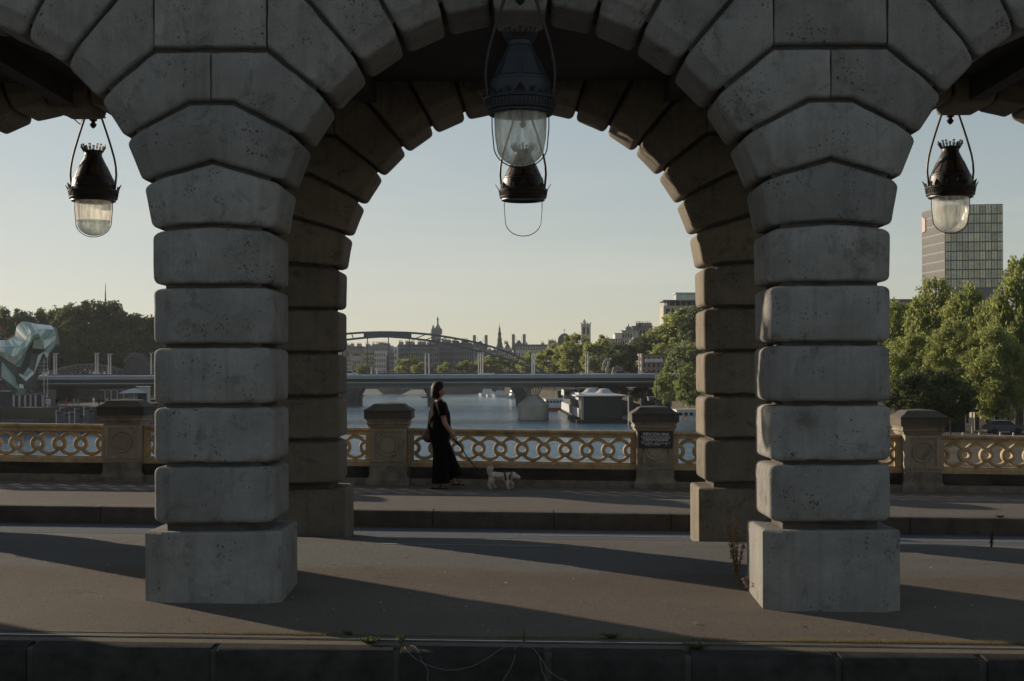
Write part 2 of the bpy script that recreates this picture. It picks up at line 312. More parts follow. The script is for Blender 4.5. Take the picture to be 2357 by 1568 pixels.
def tower_glass():
    m = mat('reflecting tower glass', (0.12, 0.14, 0.10), 0.08, metal=0.0, objvar=0.28, spec=1.0)
    n = m.node_tree; L = n.links.new; b = n.nodes['Principled BSDF']
    b.inputs['Metallic'].default_value = 0.75
    b.inputs['Base Color'].default_value = (0.3, 0.33, 0.24, 1)
    g = n.nodes.new('ShaderNodeNewGeometry'); t = n.nodes.new('ShaderNodeTexNoise'); t.inputs['Scale'].default_value = 0.35
    L(g.outputs['Position'], t.inputs[0]); bp = n.nodes.new('ShaderNodeBump'); bp.inputs['Strength'].default_value = 0.4
    bp.inputs['Distance'].default_value = 0.5; L(t.outputs[0], bp.inputs['Height']); L(bp.outputs[0], b.inputs['Normal'])
    for nd in n.nodes:
        if nd.type == 'HUE_SAT': nd.inputs['Color'].default_value = (0.27, 0.27, 0.21, 1)
    return m
M['tglass'] = tower_glass()

# ---------------------------------------------------------------- mesh helpers
class MB:
    def __init__(s): s.v = []; s.f = []
    def add(s, vs, fs):
        k = len(s.v); s.v += [tuple(q) for q in vs]; s.f += [tuple(i + k for i in f) for f in fs]; return s
    def box(s, x0, x1, y0, y1, z0, z1):
        v = [(x, y, z) for z in (z0, z1) for y in (y0, y1) for x in (x0, x1)]
        return s.add(v, [(0, 2, 3, 1), (4, 5, 7, 6), (0, 1, 5, 4), (2, 6, 7, 3), (0, 4, 6, 2), (1, 3, 7, 5)])
    def cbox(s, cx, cy, cz, w, d, h): return s.box(cx - w / 2, cx + w / 2, cy - d / 2, cy + d / 2, cz - h / 2, cz + h / 2)
    def rings(s, rings, cap=True, closed=True):
        n = len(rings[0]); vs = [p for r in rings for p in r]; fs = []
        for i in range(len(rings) - 1):
            for j in range(n if closed else n - 1):
                a, b = i * n + j, i * n + (j + 1) % n; fs.append((a, b, b + n, a + n))
        if cap and closed: fs.append(tuple(range(n - 1, -1, -1))); fs.append(tuple(range(len(vs) - n, len(vs))))
        return s.add(vs, fs)
    def prism(s, poly, y0, y1):        # polygon in (x, z), extruded in y
        return s.rings([[(x, y0, z) for x, z in poly], [(x, y1, z) for x, z in poly]])
    def prismz(s, poly, z0, z1):       # polygon in (x, y), extruded in z
        return s.rings([[(x, y, z0) for x, y in poly], [(x, y, z1) for x, y in poly]])
    def lathe(s, prof, n=24, c=(0, 0, 0), cap=True):
        return s.rings([[(c[0] + r * cos(2 * pi * k / n), c[1] + r * sin(2 * pi * k / n), c[2] + z) for k in range(n)] for r, z in prof], cap)
    def tube(s, pts, r, n=8, cap=True):
        pts = [Vector(p) for p in pts]; rs = r if isinstance(r, (list, tuple)) else [r] * len(pts); out = []
        prev = None
        for i, p in enumerate(pts):
            t = (pts[min(i + 1, len(pts) - 1)] - pts[max(i - 1, 0)]).normalized()
            ref = prev if prev is not None else (Vector((0, 0, 1)) if abs(t.z) < 0.9 else Vector((1, 0, 0)))
            a = t.cross(ref)
            if a.length < 1e-5: a = t.cross(Vector((1, 0.3, 0)))
            a.normalize(); b = a.cross(t).normalized(); prev = b
            out.append([tuple(p + (a * cos(2 * pi * k / n) + b * sin(2 * pi * k / n)) * rs[i]) for k in range(n)])
        return s.rings(out, cap)
    def ell(s, c, r, nu=12, nv=8):
        return s.rings([[(c[0] + r[0] * sin(pi * (i + .02) / (nv + .04)) * cos(2 * pi * k / nu), c[1] + r[1] * sin(pi * (i + .02) / (nv + .04)) * sin(2 * pi * k / nu),
                          c[2] + r[2] * cos(pi * (i + .02) / (nv + .04))) for k in range(nu)] for i in range(nv + 1)])
    def quad(s, a, b, c, d): return s.add([a, b, c, d], [(0, 1, 2, 3)])
    def mesh(s, name, m, sharp=None):
        me = bpy.data.meshes.new(name); me.from_pydata(s.v, [], s.f); me.materials.append(m); me.update()
        if sharp is not None:
            me.polygons.foreach_set('use_smooth', [True] * len(me.polygons)); me.set_sharp_from_angle(angle=radians(sharp))
        return me
    def build(s, name, m, parent=None, sharp=None, loc=None, world=False, kind=None, label=None):
        if world and parent is not None:
            o = wloc(parent); s.v = [(x - o.x, y - o.y, z - o.z) for x, y, z in s.v]
        ob = bpy.data.objects.new(name, s.mesh(name, m, sharp)); COL.objects.link(ob)
        if parent is not None: ob.parent = parent
        if loc is not None: ob.location = loc
        if kind: ob['kind'] = kind
        if label: ob['label'] = label
        return ob
def wloc(o):
    p = Vector(o.location)
    while o.parent: o = o.parent; p += Vector(o.location)
    return p
def tag(o, label=None, cat=None, group=None, kind=None):
    if label: o['label'] = label
    if cat: o['category'] = cat
    if group: o['group'] = group
    if kind: o['kind'] = kind
    return o
def thing(name, label, cat, loc=(0, 0, 0), group=None, kind=None, rot=None):
    o = bpy.data.objects.new(name, None); COL.objects.link(o); o.location = loc; o.empty_display_size = 0.2
    if rot: o.rotation_euler = rot
    return tag(o, label, cat, group, kind)
def part(name, parent, loc=(0, 0, 0)):
    o = bpy.data.objects.new(name, None); COL.objects.link(o); o.parent = parent; o.location = loc; return o
def inst(name, me, parent=None, loc=(0, 0, 0), rot=None, scale=None):
    o = bpy.data.objects.new(name, me); COL.objects.link(o); o.location = loc
    if parent is not None: o.parent = parent
    if rot: o.rotation_euler = rot
    if scale: o.scale = scale
    return o
def copy_tree(o, parent=None):
    c = o.copy(); COL.objects.link(c); c.parent = parent
    for ch in list(o.children): copy_tree(ch, c)
    return c

# ---------------------------------------------------------------- rusticated stones of the viaduct
SL = 0.016                                  # the road falls to the right
RA, HW, SP, ZS = 2.12, 0.52, 5.28, 3.04    # arch radius, half pier width, bay spacing, springing height
HA = SP / 2
Y1, Y2, DEP = 12.2, 16.6, 0.957             # fronts of the two rows, depth of a row
ZT = 5.75

def offset(poly, ds):
    n = len(poly); L = []
    for i in range(n):
        a, b = Vector(poly[i]), Vector(poly[(i + 1) % n]); d = (b - a).normalized(); nrm = Vector((-d.y, d.x))
        L.append((a + nrm * ds[i], d))
    out = []
    for i in range(n):
        (p, d), (q, e) = L[i - 1], L[i]; den = d.x * e.y - d.y * e.x
        if abs(den) < 1e-5: out.append(q.copy()); continue
        t = ((q.x - p.x) * e.y - (q.y - p.y) * e.x) / den; out.append(p + d * t)
    return out
def rounded(poly, tags, sc=1.0):
    n = len(poly); out = []
    for i in range(n):
        tp, tn = tags[i - 1], tags[i]; c = poly[i]
        u = (poly[i - 1] - c); v = (poly[(i + 1) % n] - c)
        if 'I' in (tp, tn) and 'J' in (tp, tn):
            ra = {'J': 0.085, 'I': 0.055}; a, b = ra[tp] * sc, ra[tn] * sc
            a = min(a, u.length * .45); b = min(b, v.length * .45); u = u.normalized() * a; v = v.normalized() * b
            for k in range(6):
                t = k / 5; out.append(c + u * (1 - t) ** 2 + v * t ** 2)
        else: out.append(c)
    return out
LV = [  # depth, I inset, J inset, T inset, corner scale
    (0.000, 0.172, 0.052, 0.012, 0.8), (0.006, 0.158, 0.036, 0.006, 0.9), (0.022, 0.140, 0.023, 0.005, 0.95), (0.048, 0.095, 0.017, 0.004, 1.0),
    (0.078, 0.034, 0.016, 0.004, 1.0), (0.088, 0.016, 0.016, 0.004, 1.0), (0.105, 0.005, 0.016, 0.004, 1.0), (0.135, 0.0, 0.016, 0.004, 1.0)]
def stone_mb(poly, tags, dep=DEP, wear=False):
    rg = []; sd = random.uniform(0, 90)
    for y, i_, j_, t_, cs in LV:
        pp = offset(poly, [{'I': i_, 'J': j_, 'T': t_, 'H': 0.0}[t] for t in tags]); rg.append((y, rounded(pp, tags, cs * 1.1)))
    if wear:        # split long edges, then wear the arrises unevenly
        ref = rg[-1][1]; n = len(ref); seg = [max(1, int((ref[(k + 1) % n] - ref[k]).length / .085)) for k in range(n)]
        rg = [(y, [r[k].lerp(r[(k + 1) % n], q / seg[k]) for k in range(n) for q in range(seg[k])]) for y, r in rg]
    full = [[(p.x, y, p.y) for p in r] for y, r in rg] + [[(p.x, dep - y, p.y) for p in r] for y, r in reversed(rg)]
    if wear:
        AM = [.002, .0055, .007, .006, .005, .004, .003, .003]; AM = AM + AM[::-1]
        out = []
        for am, r in zip(AM, full):
            o = []
            for x, y, z in r:
                v = mnoise.noise_vector(Vector((x * 7 + sd, y * 5, z * 7 + sd))) + .7 * mnoise.noise_vector(Vector((x * 21, y * 18 + sd, z * 21)))
                o.append((x + v.x * am, y + v.y * am * (.3 if am < .003 else 1), z + v.z * am))
            out.append(o)
        full = out
    return MB().rings(full)
def core_poly(poly, tags):
    return [(p.x, p.y) for p in offset(poly, [{'I': 0.115, 'J': -0.002, 'T': -0.002, 'H': 0.0}[t] for t in tags])]
def ring_pt(a, r=RA): return (HA - r * cos(radians(a)), ZS + r * sin(radians(a)))     # arch to the right of a pier
def axis_z(a, x=0.0): return ZS + (HA - x) * tan(radians(a))
AN = [4.9, 16.1, 27.3, 38.5, 49.7, 60.9, 72.15, 83.4]
ZJ = [0.697, 1.214, 1.720, 2.231, 2.742]
def mir(p): return [(-x, z) for x, z in p]
def sym(right):                       # right half boundary given bottom->top, mirrored to a full polygon
    return right
PIER = []
for a, b in zip(ZJ[:-1], ZJ[1:]): PIER.append(([(-HW, a), (HW, a), (HW, b), (-HW, b)], 'JIJI'))
e = ring_pt(AN[0]); PIER.append(([(-HW, ZJ[-1]), (HW, ZJ[-1]), e, (0, axis_z(AN[0])), (-e[0], e[1])], 'JIJJI'))
f = ring_pt(AN[1]); PIER.append(([(0, axis_z(AN[0])), e, f, (0, axis_z(AN[1])), (-f[0], f[1]), (-e[0], e[1])], 'JIJJIJ'))
g_ = ring_pt(AN[2]); xc = 0.19; zc = axis_z(AN[2], xc)
PIER.append(([(0, axis_z(AN[1])), f, g_, (xc, zc), (-xc, zc), (-g_[0], g_[1]), (-f[0], f[1])], 'JIJJJIJ'))
h_ = ring_pt(AN[3]); xd = 0.483; zd = axis_z(AN[3], xd)
R7 = ([(0, zc), (xc, zc), g_, h_, (xd, zd), (0, zd)], 'JJIJJT')
def flip(pt):
    p, t = pt; p = mir(p)[::-1]; n = len(t); t2 = ''.join(t[(n - 2 - k) % n] for k in range(n)); return (p, t2)
PIER += [R7, flip(R7)]
k_ = ring_pt(AN[4]); ze = axis_z(AN[4], xd); xo = HA - (ZT - ZS) / tan(radians(AN[4]))
PIER.append(([(-xd, zd), (xd, zd), (xd, ze), (xo, ZT), (-xo, ZT), (-xd, ze)], 'JTTHTT'))
R9 = ([(xd, zd), h_, k_, (xd, ze)], 'JIJT'); PIER += [R9, flip(R9)]
# voussoirs of an arch, in coordinates centred on the arch
def arc(a, r=RA): return (-r * cos(radians(a)), ZS + r * sin(radians(a)))
def top_x(a): return -(ZT - ZS) / tan(radians(a))
ARCH = []
for a, b in zip(AN[4:-1], AN[5:]):
    q = ([(top_x(a), ZT), arc(a), arc(b), (top_x(b), ZT)], 'JIJH'); ARCH += [q, flip(q)]
ks = arc(AN[-1], RA - 0.055); ARCH.append(([ks, (-ks[0], ks[1]), (-top_x(AN[-1]), ZT), (top_x(AN[-1]), ZT)], 'IJHJ'))
def base_mb():
    hw, c, d = 0.585, 0.158, 0.085
    def ring(z, k): return [(-hw + k, d + k, z), (-hw + c, k, z), (hw - c, k, z), (hw - k, d + k, z), (hw - k, DEP + .06 - d - k, z), (hw - c, DEP + .06 - k, z), (-hw + c, DEP + .06 - k, z), (-hw + k, DEP + .06 - d - k, z)]
    return MB().rings([ring(-0.25, 0), ring(0.625, 0), ring(0.638, 0.010), ring(0.645, 0.025)])
pier_me = [stone_mb(p, t, wear=True).mesh('stone', M['stone'], 32) for p, t in PIER]
arch_me = [stone_mb(p, t, wear=True).mesh('stone', M['stone'], 32) for p, t in ARCH]
base_me = base_mb().mesh('base_stone', M['stone'], 20)
def core(polys, extra=None):
    mb = MB()
    for p, t in polys: mb.prism(core_poly(p, t), 0.075, DEP - 0.075)
    if extra: extra(mb)
    return mb
pier_core = core(PIER, lambda mb: mb.box(-HW + .115, HW - .115, .1, DEP - .1, 0.6, ZJ[0])).mesh('mortar_core', M['mortar'])
arch_core = core(ARCH).mesh('mortar_core', M['mortar'])
def joined(polys, base):
    mb = core(polys)
    for p, t in polys: mb.add(*(lambda q: (q.v, q.f))(stone_mb(p, t)))
    if base:
        b = base_mb(); mb.add(b.v, b.f)
    return mb.mesh('masonry', M['stone'], 32)
pier_far, arch_far = joined(PIER, True), joined(ARCH, False)
def umber(me):  # recolours stones browner and darker for the back row
    c = me.copy(); c.materials.clear(); c.materials.append(M['umber']); return c
pier_me2, arch_me2, base_me2, pier_far2, arch_far2 = [umber(stone_mb(p, t, wear=True).mesh('stone', M['stone'], 32)) for p, t in PIER], [umber(stone_mb(p, t, wear=True).mesh('stone', M['stone'], 32)) for p, t in ARCH], umber(base_me), umber(pier_far), umber(arch_far)
via = thing('viaduct', 'rusticated pale stone viaduct of round arches over the median, lamps hanging in its openings', 'viaduct', (0, 0, 0))
for y0 in (Y1, Y2):
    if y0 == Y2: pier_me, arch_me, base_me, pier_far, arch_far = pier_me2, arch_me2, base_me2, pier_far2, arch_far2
    for k in range(-6, 3):
        x = HA + SP * k; near = k in (-1, 0)
        if near:
            p = part('pier', via, (x, y0, 0)); inst('mortar_core', pier_core, p)
            inst('base_stone', base_me, p, (0, -0.03, 0))
            for me in pier_me:
                s_ = inst('stone', me, p, (random.uniform(-.003, .003), random.uniform(-.004, .004), 0))
        else: inst('pier', pier_far, via, (x, y0, 0))
    for k in range(-5, 3):
        x = SP * k
        if k in (-1, 0, 1):
            p = part('arch', via, (x, y0, 0)); inst('mortar_core', arch_core, p)
            for me in arch_me: inst('stone', me, p, (0, random.uniform(-.004, .004), 0))
        else: inst('arch', arch_far, via, (x, y0, 0))
XL, XR = -SP * 5.6, SP * 2.6
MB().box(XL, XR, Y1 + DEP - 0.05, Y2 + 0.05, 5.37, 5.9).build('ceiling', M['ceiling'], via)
bm_ = MB()
for k in range(-5, 3):
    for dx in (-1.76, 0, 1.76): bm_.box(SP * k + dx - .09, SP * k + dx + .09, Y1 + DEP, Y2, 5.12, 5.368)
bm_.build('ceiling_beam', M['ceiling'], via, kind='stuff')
MB().box(XL, XR, Y1 - .16, Y2 + DEP + .16, ZT, 6.05).box(XL, XR, Y1 - .22, Y2 + DEP + .22, 6.052, 6.2).build('cornice', M['stone'], via)
MB().box(XL, XR, Y1 - .05, Y1 + .2, 6.2, 7.1).box(XL, XR, Y2 + DEP - .2, Y2 + DEP + .05, 6.2, 7.1).build('parapet_wall', M['stone'], via)

# ---------------------------------------------------------------- ground of the bridge
def sheet(name, x0, x1, y0, y1, z, m, kind='structure', nx=1, thick=0.0):
    mb = MB()
    mb.quad((x0, y0, z - SL * x0), (x1, y0, z - SL * x1), (x1, y1, z - SL * x1), (x0, y1, z - SL * x0)); return tag(mb.build(name, m), kind=kind)
def slab(mb, x0, x1, y0, y1, z0, z1):
    v = [(x, y, z - SL * x) for z in (z0, z1) for y in (y0, y1) for x in (x0, x1)]
    return mb.add(v, [(0, 2, 3, 1), (4, 5, 7, 6), (0, 1, 5, 4), (2, 6, 7, 3), (0, 4, 6, 2), (1, 3, 7, 5)])
GX0, GX1 = -60, 45
YK = 18.35
ZN = -0.055                                  # level of the median's front edge
PROF = [(11.08, ZN), (11.6, -.03), (12.2, 0.0), (12.7, .022), (13.2, .048), (13.8, .078), (14.4, .104), (15.0, .122), (15.6, .130), (16.0, .118), (16.4, .085), (16.8, .035), (17.05, -.01)]
tag(slab(MB(), GX0, GX1, 10.75, 23.1, -1.6, -0.09).build('bridge_deck', M['strip']), kind='structure')
mm_ = MB(); xs_ = [GX0 + (GX1 - GX0) * i / 20 for i in range(21)]
mm_.rings([[(x, y, z - SL * x) for x in xs_] for y, z in [(11.08, -.2)] + PROF + [(17.05, -.2)]], closed=False)
md_ = tag(mm_.build('median', M['median'], sharp=30), kind='structure')
tag(slab(MB(), GX0, GX1, 17.05, YK + .02, -0.2, -0.012).build('road', M['road']), kind='structure')
tag(slab(MB(), GX0, GX1, YK + 0.30, 22.5, -0.03, 0.206).build('pavement', M['pave']), kind='structure')
def ground_z(x, y):
    for (a, za), (b, zb) in zip(PROF[:-1], PROF[1:]):
        if a <= y <= b: return za + (zb - za) * (y - a) / (b - a) - SL * x
    return (-.012 if y > 17 else ZN) - SL * x
def ribbon(name, x0, x1, y0, y1, lift, m):
    mb = MB(); n = max(1, int((x1 - x0)))
    ys = [y0 + (y1 - y0) * i / 3 for i in range(4)]
    mb.rings([[(x0 + (x1 - x0) * i / n, y, ground_z(x0 + (x1 - x0) * i / n, y) + lift) for i in range(n + 1)] for y in ys], closed=False)
    return tag(mb.build(name, m), kind='structure')
ribbon('gutter_dust', GX0, GX1, 16.5, 16.75, .004, M['dust'])
ribbon('road_line', -1.5, 0.60, 15.40, 15.44, .004, M['line'])
sheet('road_line', 0.0, 30.0, 17.62, 17.655, -0.008, M['line'])
# far kerb, stone by stone
kerb = thing('kerb', None, None, (0, 0, 0), kind='structure')
x = -9.9; ks_me = {}
while x < 9.5:
    wd = random.choice([1.38, 1.55, 1.62, 1.5])
    mb = MB(); a, b = x + .006, x + wd - .006
    rr = []
    for (yy, zz) in ((YK, -.05), (YK, .185), (YK + .012, .199), (YK + .03, .204), (YK + .30, .206), (YK + .30, -.05)): rr.append((yy, zz))
    mb.rings([[(a, yy, zz - SL * a) for yy, zz in rr], [(b, yy, zz - SL * b) for yy, zz in rr]])
    mb.build('kerb_stone', M['kerb'], kerb, 30); x += wd
for (a, b) in ((GX0, -9.9), (x, GX1)): slab(MB(), a, b, YK, YK + .3, -.05, .205).build('kerb_run', M['kerb'], kerb)
slab(MB(), GX0, GX1, YK + .02, YK + .29, -.05, .19).build('kerb_bed', M['mortar'], kerb)
# near kerb of the median and lower road in front
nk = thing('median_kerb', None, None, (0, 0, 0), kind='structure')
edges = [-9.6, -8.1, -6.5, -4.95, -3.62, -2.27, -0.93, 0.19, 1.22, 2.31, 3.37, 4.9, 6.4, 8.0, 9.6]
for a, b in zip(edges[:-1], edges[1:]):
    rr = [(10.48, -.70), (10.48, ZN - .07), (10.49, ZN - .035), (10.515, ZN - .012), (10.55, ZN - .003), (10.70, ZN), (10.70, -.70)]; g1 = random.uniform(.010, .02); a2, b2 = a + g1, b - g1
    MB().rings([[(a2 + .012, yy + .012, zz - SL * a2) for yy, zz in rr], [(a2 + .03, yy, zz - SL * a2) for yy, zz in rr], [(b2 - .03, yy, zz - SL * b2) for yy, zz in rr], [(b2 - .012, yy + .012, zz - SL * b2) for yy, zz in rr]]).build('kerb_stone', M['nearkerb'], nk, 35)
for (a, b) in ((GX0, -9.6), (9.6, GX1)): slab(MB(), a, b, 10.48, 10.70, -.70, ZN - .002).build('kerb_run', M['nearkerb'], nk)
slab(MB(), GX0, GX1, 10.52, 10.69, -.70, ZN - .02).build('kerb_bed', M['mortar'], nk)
tag(slab(MB(), GX0, GX1, -12, 10.52, -.8, -.50).build('lower_road', M['road']), kind='structure')
# strip with rail groove
ins = thing('edge_strip', None, None, kind='structure')
slab(MB(), GX0, GX1, 10.70, 10.85, -.13, ZN).build('front_strip', M['strip'], ins)
slab(MB(), GX0, GX1, 10.85, 10.90, -.13, ZN - .026).build('groove', M['mortar'], ins)
slab(MB(), GX0, GX1, 10.90, 11.03, -.13, ZN + .003).build('back_strip', M['strip'], ins)
slab(MB(), GX0, GX1, 11.03, 11.09, -.13, ZN + .008).build('soil_joint', M['mortar'], ins)
rl = slab(MB(), GX0, GX1, 10.888, 10.903, ZN - .026, ZN + .009).build('steel_rail', M['rail'])
tag(rl, 'thin steel rail set in the groove along the front edge of the median', 'rail')

# ---------------------------------------------------------------- parapet: pillars, iron panels, plinth
YR = 22.5
def zp(x): return 0.206 - SL * x
pl = thing('parapet_plinth', None, None, kind='structure')
slab(MB(), GX0, GX1, YR - .02, YR + .34, -.3, .206 + .275).build('plinth_wall', M['plinth'], pl)
slab(MB(), GX0, GX1, YR - .10, YR - .02, -.3, .206 + .10).build('plinth_foot', M['plinthfoot'], pl)
ring_s = MB(); ring_l = MB()
def iron_ring(ri, ro, d, n=40):
    pr = [(ri, -d * .5), (ri + .012, -d), (ro - .012, -d), (ro, -d * .5), (ro, d), (ri, d)]; mb = MB(); rings = []
    for k in range(n + 1):
        a = 2 * pi * k / n; rings.append([(r * cos(a), y, r * sin(a)) for r, y in pr])
    return mb.rings(rings, cap=False)
ring_s_me = iron_ring(.052, .116, .036).mesh('small_ring', M['cream'], 30)
def arc_bar(a0, a1, ri=.137, ro=.1925, d=.030, n=22):
    pr = [(ri, -d * .5), (ri + .012, -d), (ro - .012, -d), (ro, -d * .5), (ro, d), (ri, d)]; rings = []
    for k in range(n + 1):
        a = a0 + (a1 - a0) * k / n; rings.append([(r * cos(a), y, r * sin(a)) for r, y in pr])
    return MB().rings(rings)
arc_me = [arc_bar(radians(a), radians(b)).mesh('arc', M['cream'], 30) for a, b in ((31, 149), (211, 329))]
def half_ring(side):    # end ring cut by the frame
    pr = [(.054, -.018), (.066, -.036), (.100, -.036), (.112, -.018), (.112, .036), (.054, .036)]; rings = []
    for k in range(21):
        a = -pi / 2 + pi * k / 20
        rings.append([(side * r * cos(a), y, r * sin(a)) for r, y in pr])
    return MB().rings(rings)
half_me = {s: half_ring(s).mesh('small_ring', M['cream'], 30) for s in (1, -1)}
NP, PITCH = 10, 0.341
def prof_bar(pr, x0, x1): return MB().rings([[(x0, y, z) for y, z in pr], [(x1, y, z) for y, z in pr]])
def railing(xc):
    lb = {0: 'cream ornate iron railing panel behind the walking woman and dog', -1: 'cream ornate iron railing panel left of the left pier', 1: 'cream ornate iron railing panel between the blue sign pillar and the right pillar',
          -2: 'cream ornate iron railing panel at the far left edge', 2: 'cream ornate iron railing panel at the far right edge'}
    k = round(xc / 4.17)
    t = thing('iron_railing', lb[k], 'railing', (xc, YR + .13, zp(xc) + .276), 'ornate iron railing panels of the bridge parapet', rot=(0, SL, 0))
    h = PITCH * NP / 2; e_ = 1.80
    prof_bar([(-.05, 0), (.05, 0), (.05, .105), (-.03, .105), (-.03, .085), (-.05, .07)], -e_, e_).build('bottom_rail', M['cream'], t, 20)
    prof_bar([(-.04, .49), (.04, .49), (.06, .535), (.075, .565), (.075, .590), (.055, .606), (-.055, .606), (-.075, .590), (-.075, .565), (-.055, .560), (-.055, .548), (-.04, .535)], -e_, e_).build('top_rail', M['cream'], t, 20)
    for s in (-1, 1):
        a, b = (s * h, s * e_) if s > 0 else (s * e_, s * h)
        MB().box(a, b, -.045, .045, .105, .49).build('end_post', M['cream'], t)
    for i in range(NP): 
        for am in arc_me: inst('arc', am, t, (-h + PITCH * (i + .5), 0.003, .2975))
    for i in range(1, NP): inst('small_ring', ring_s_me, t, (-h + PITCH * i, 0, .2975))
    for s in (-1, 1): inst('small_ring', half_me[-s], t, (s * h, 0, .2975))
for k in (-2, -1, 0, 1, 2): railing(4.17 * k)
def prism_rings(levels): return MB().rings([[(-w, -w, z), (w, -w, z), (w, w, z), (-w, w, z)] for w, z in levels])
LBL = {-2.5: 'stone parapet pillar out of the left end', -1.5: 'carved stone pillar left of the left pier, before the white parasol', -.5: 'carved stone pillar just left of the walking woman',
       .5: 'carved stone pillar bearing the navy rescue plate', 1.5: 'carved dark stone pillar right of the right pier'}
pz = {}
for k in (-1.5, -.5, .5, 1.5):
    xp = 4.17 * k; t = thing('parapet_pillar', LBL[k], 'pillar', (xp, YR + .16, zp(xp)), 'stone pillars of the bridge parapet')
    prism_rings([(.335, -.15), (.335, .075), (.325, .09), (.30, .14), (.292, .165), (.292, .30), (.284, .315)]).build('foot', M['plinthfoot'], t, 20)
    # die with a sunk panel and a round boss on the front
    mb = prism_rings([(.283, .315), (.283, .90)]); mb.build('shaft', M['parapet'], t)
    fr = MB()
    for (x0, x1, z0, z1) in ((-.283, -.205, .36, .88), (.205, .283, .36, .88), (-.205, .205, .36, .40), (-.205, .205, .835, .88)): fr.box(x0, x1, -.303, -.2832, z0, z1)
    fr.build('panel_frame', M['parapet'], t)
    rings = []
    pr = [(.145, -.2835), (.15, -.298), (.168, -.298), (.172, -.2835)]
    bo = MB(); bo.rings([[(r * cos(2 * pi * q / 32), y, .618 + r * sin(2 * pi * q / 32)) for r, y in pr] for q in range(33)], cap=False)
    bo.rings([[(r * cos(2 * pi * q / 32), y, .618 + r * sin(2 * pi * q / 32)) for q in range(32)] for r, y in ((.12, -.2834), (.115, -.292), (.06, -.296), (.01, -.296))]); bo.build('roundel', M['parapet'], t, 30)
    prism_rings([(.304, .90), (.310, .915), (.304, .925), (.318, .94), (.330, .955), (.330, .975), (.318, .985), (.325, 1.0), (.348, 1.03), (.352, 1.035)]).build('moulding', M['parapet'], t, 20)
    prism_rings([(.366, 1.035), (.366, 1.15)]).build('cap_slab', M['capstone'], t)
    prism_rings([(.374, 1.15), (.374, 1.168), (.345, 1.185), (.29, 1.215), (.235, 1.262), (.20, 1.272), (.06, 1.285)]).build('cap', M['capstone'], t, 15)
    pz[k] = t

# rescue plate
xs = 4.17 * .5 + .008
sg = thing('rescue_sign', 'navy enamel rescue plate with white French lettering on the stone pillar', 'sign', (xs, YR + .16 - .318, zp(xs) + .765), rot=(0, SL * 1.4, 0))
MB().box(-.2625, .2625, -.006, .008, -.135, .135).build('plate', M['navy'], sg)
TX = []
def text(body, cx, z, width, height, shear=0.0, thick=0.0):
    c = bpy.data.curves.new('lettering', 'FONT'); c.body = body; c.align_x = 'CENTER'; c.align_y = 'BOTTOM_BASELINE'
    c.extrude = 0.0008; c.size = 1.0; c.offset = thick; c.shear = shear
    o = bpy.data.objects.new('lettering', c); COL.objects.link(o); c.materials.append(M['letter']); TX.append((o, cx, z, width, height))
def px(x): return (x - 1220) / 2357 * 220 * .5754 / 146.7
def pzv(y): return (595 - y) / 2357 * 220 * .5754 / 146.7
for body, x0, x1, yb, yt, sh, th in (('SECOURS', 660, 1770, 412, 312, 0, .03), ('EN CAS DE NOYADE OU ACCIDENT', 600, 1820, 500, 436, 0, .005), ('DEMANDEZ', 660, 1755, 648, 555, 0, .03),
                                 ('B\u1d48\u1d49  FLUVIALE :    42 07 17 17    ou    17'.replace('\u1d48\u1d49', 'de'), 570, 1855, 730, 672, .3, .005), ('SAPEURS  POMPIERS :        18', 735, 1680, 850, 790, .3, .005)):
    text(body, px((x0 + x1) / 2), pzv(yb), (x1 - x0) / 2357 * 220 * .5754 / 146.7, (yb - yt) / 2357 * 220 * .5754 / 146.7, sh, th)
bpy.context.view_layer.update()
for o, cx, z, wd, ht in TX:
    d = o.dimensions; sx, sy = wd / d.x, ht / 0.70
    me = bpy.data.meshes.new_from_object(o.evaluated_get(bpy.context.evaluated_depsgraph_get())); bpy.data.objects.remove(o)
    o = bpy.data.objects.new('lettering', me); COL.objects.link(o)
    o.parent = sg; o.location = (cx, -.0068, z); o.rotation_euler = (pi / 2, 0, 0); o.scale = (sx, sy, 1)
for y in (520, 760): MB().box(px(595), px(1830), -.0078, -.0060, pzv(y + 9), pzv(y - 9)).build('rule', M['letter'], sg)
for (a, b) in ((-.245, .118), (.245, .118), (-.245, -.118), (.245, -.118)): MB().ell((a, -.007, b), (.006, .004, .006), 8, 4).build('screw', M['iron'], sg)

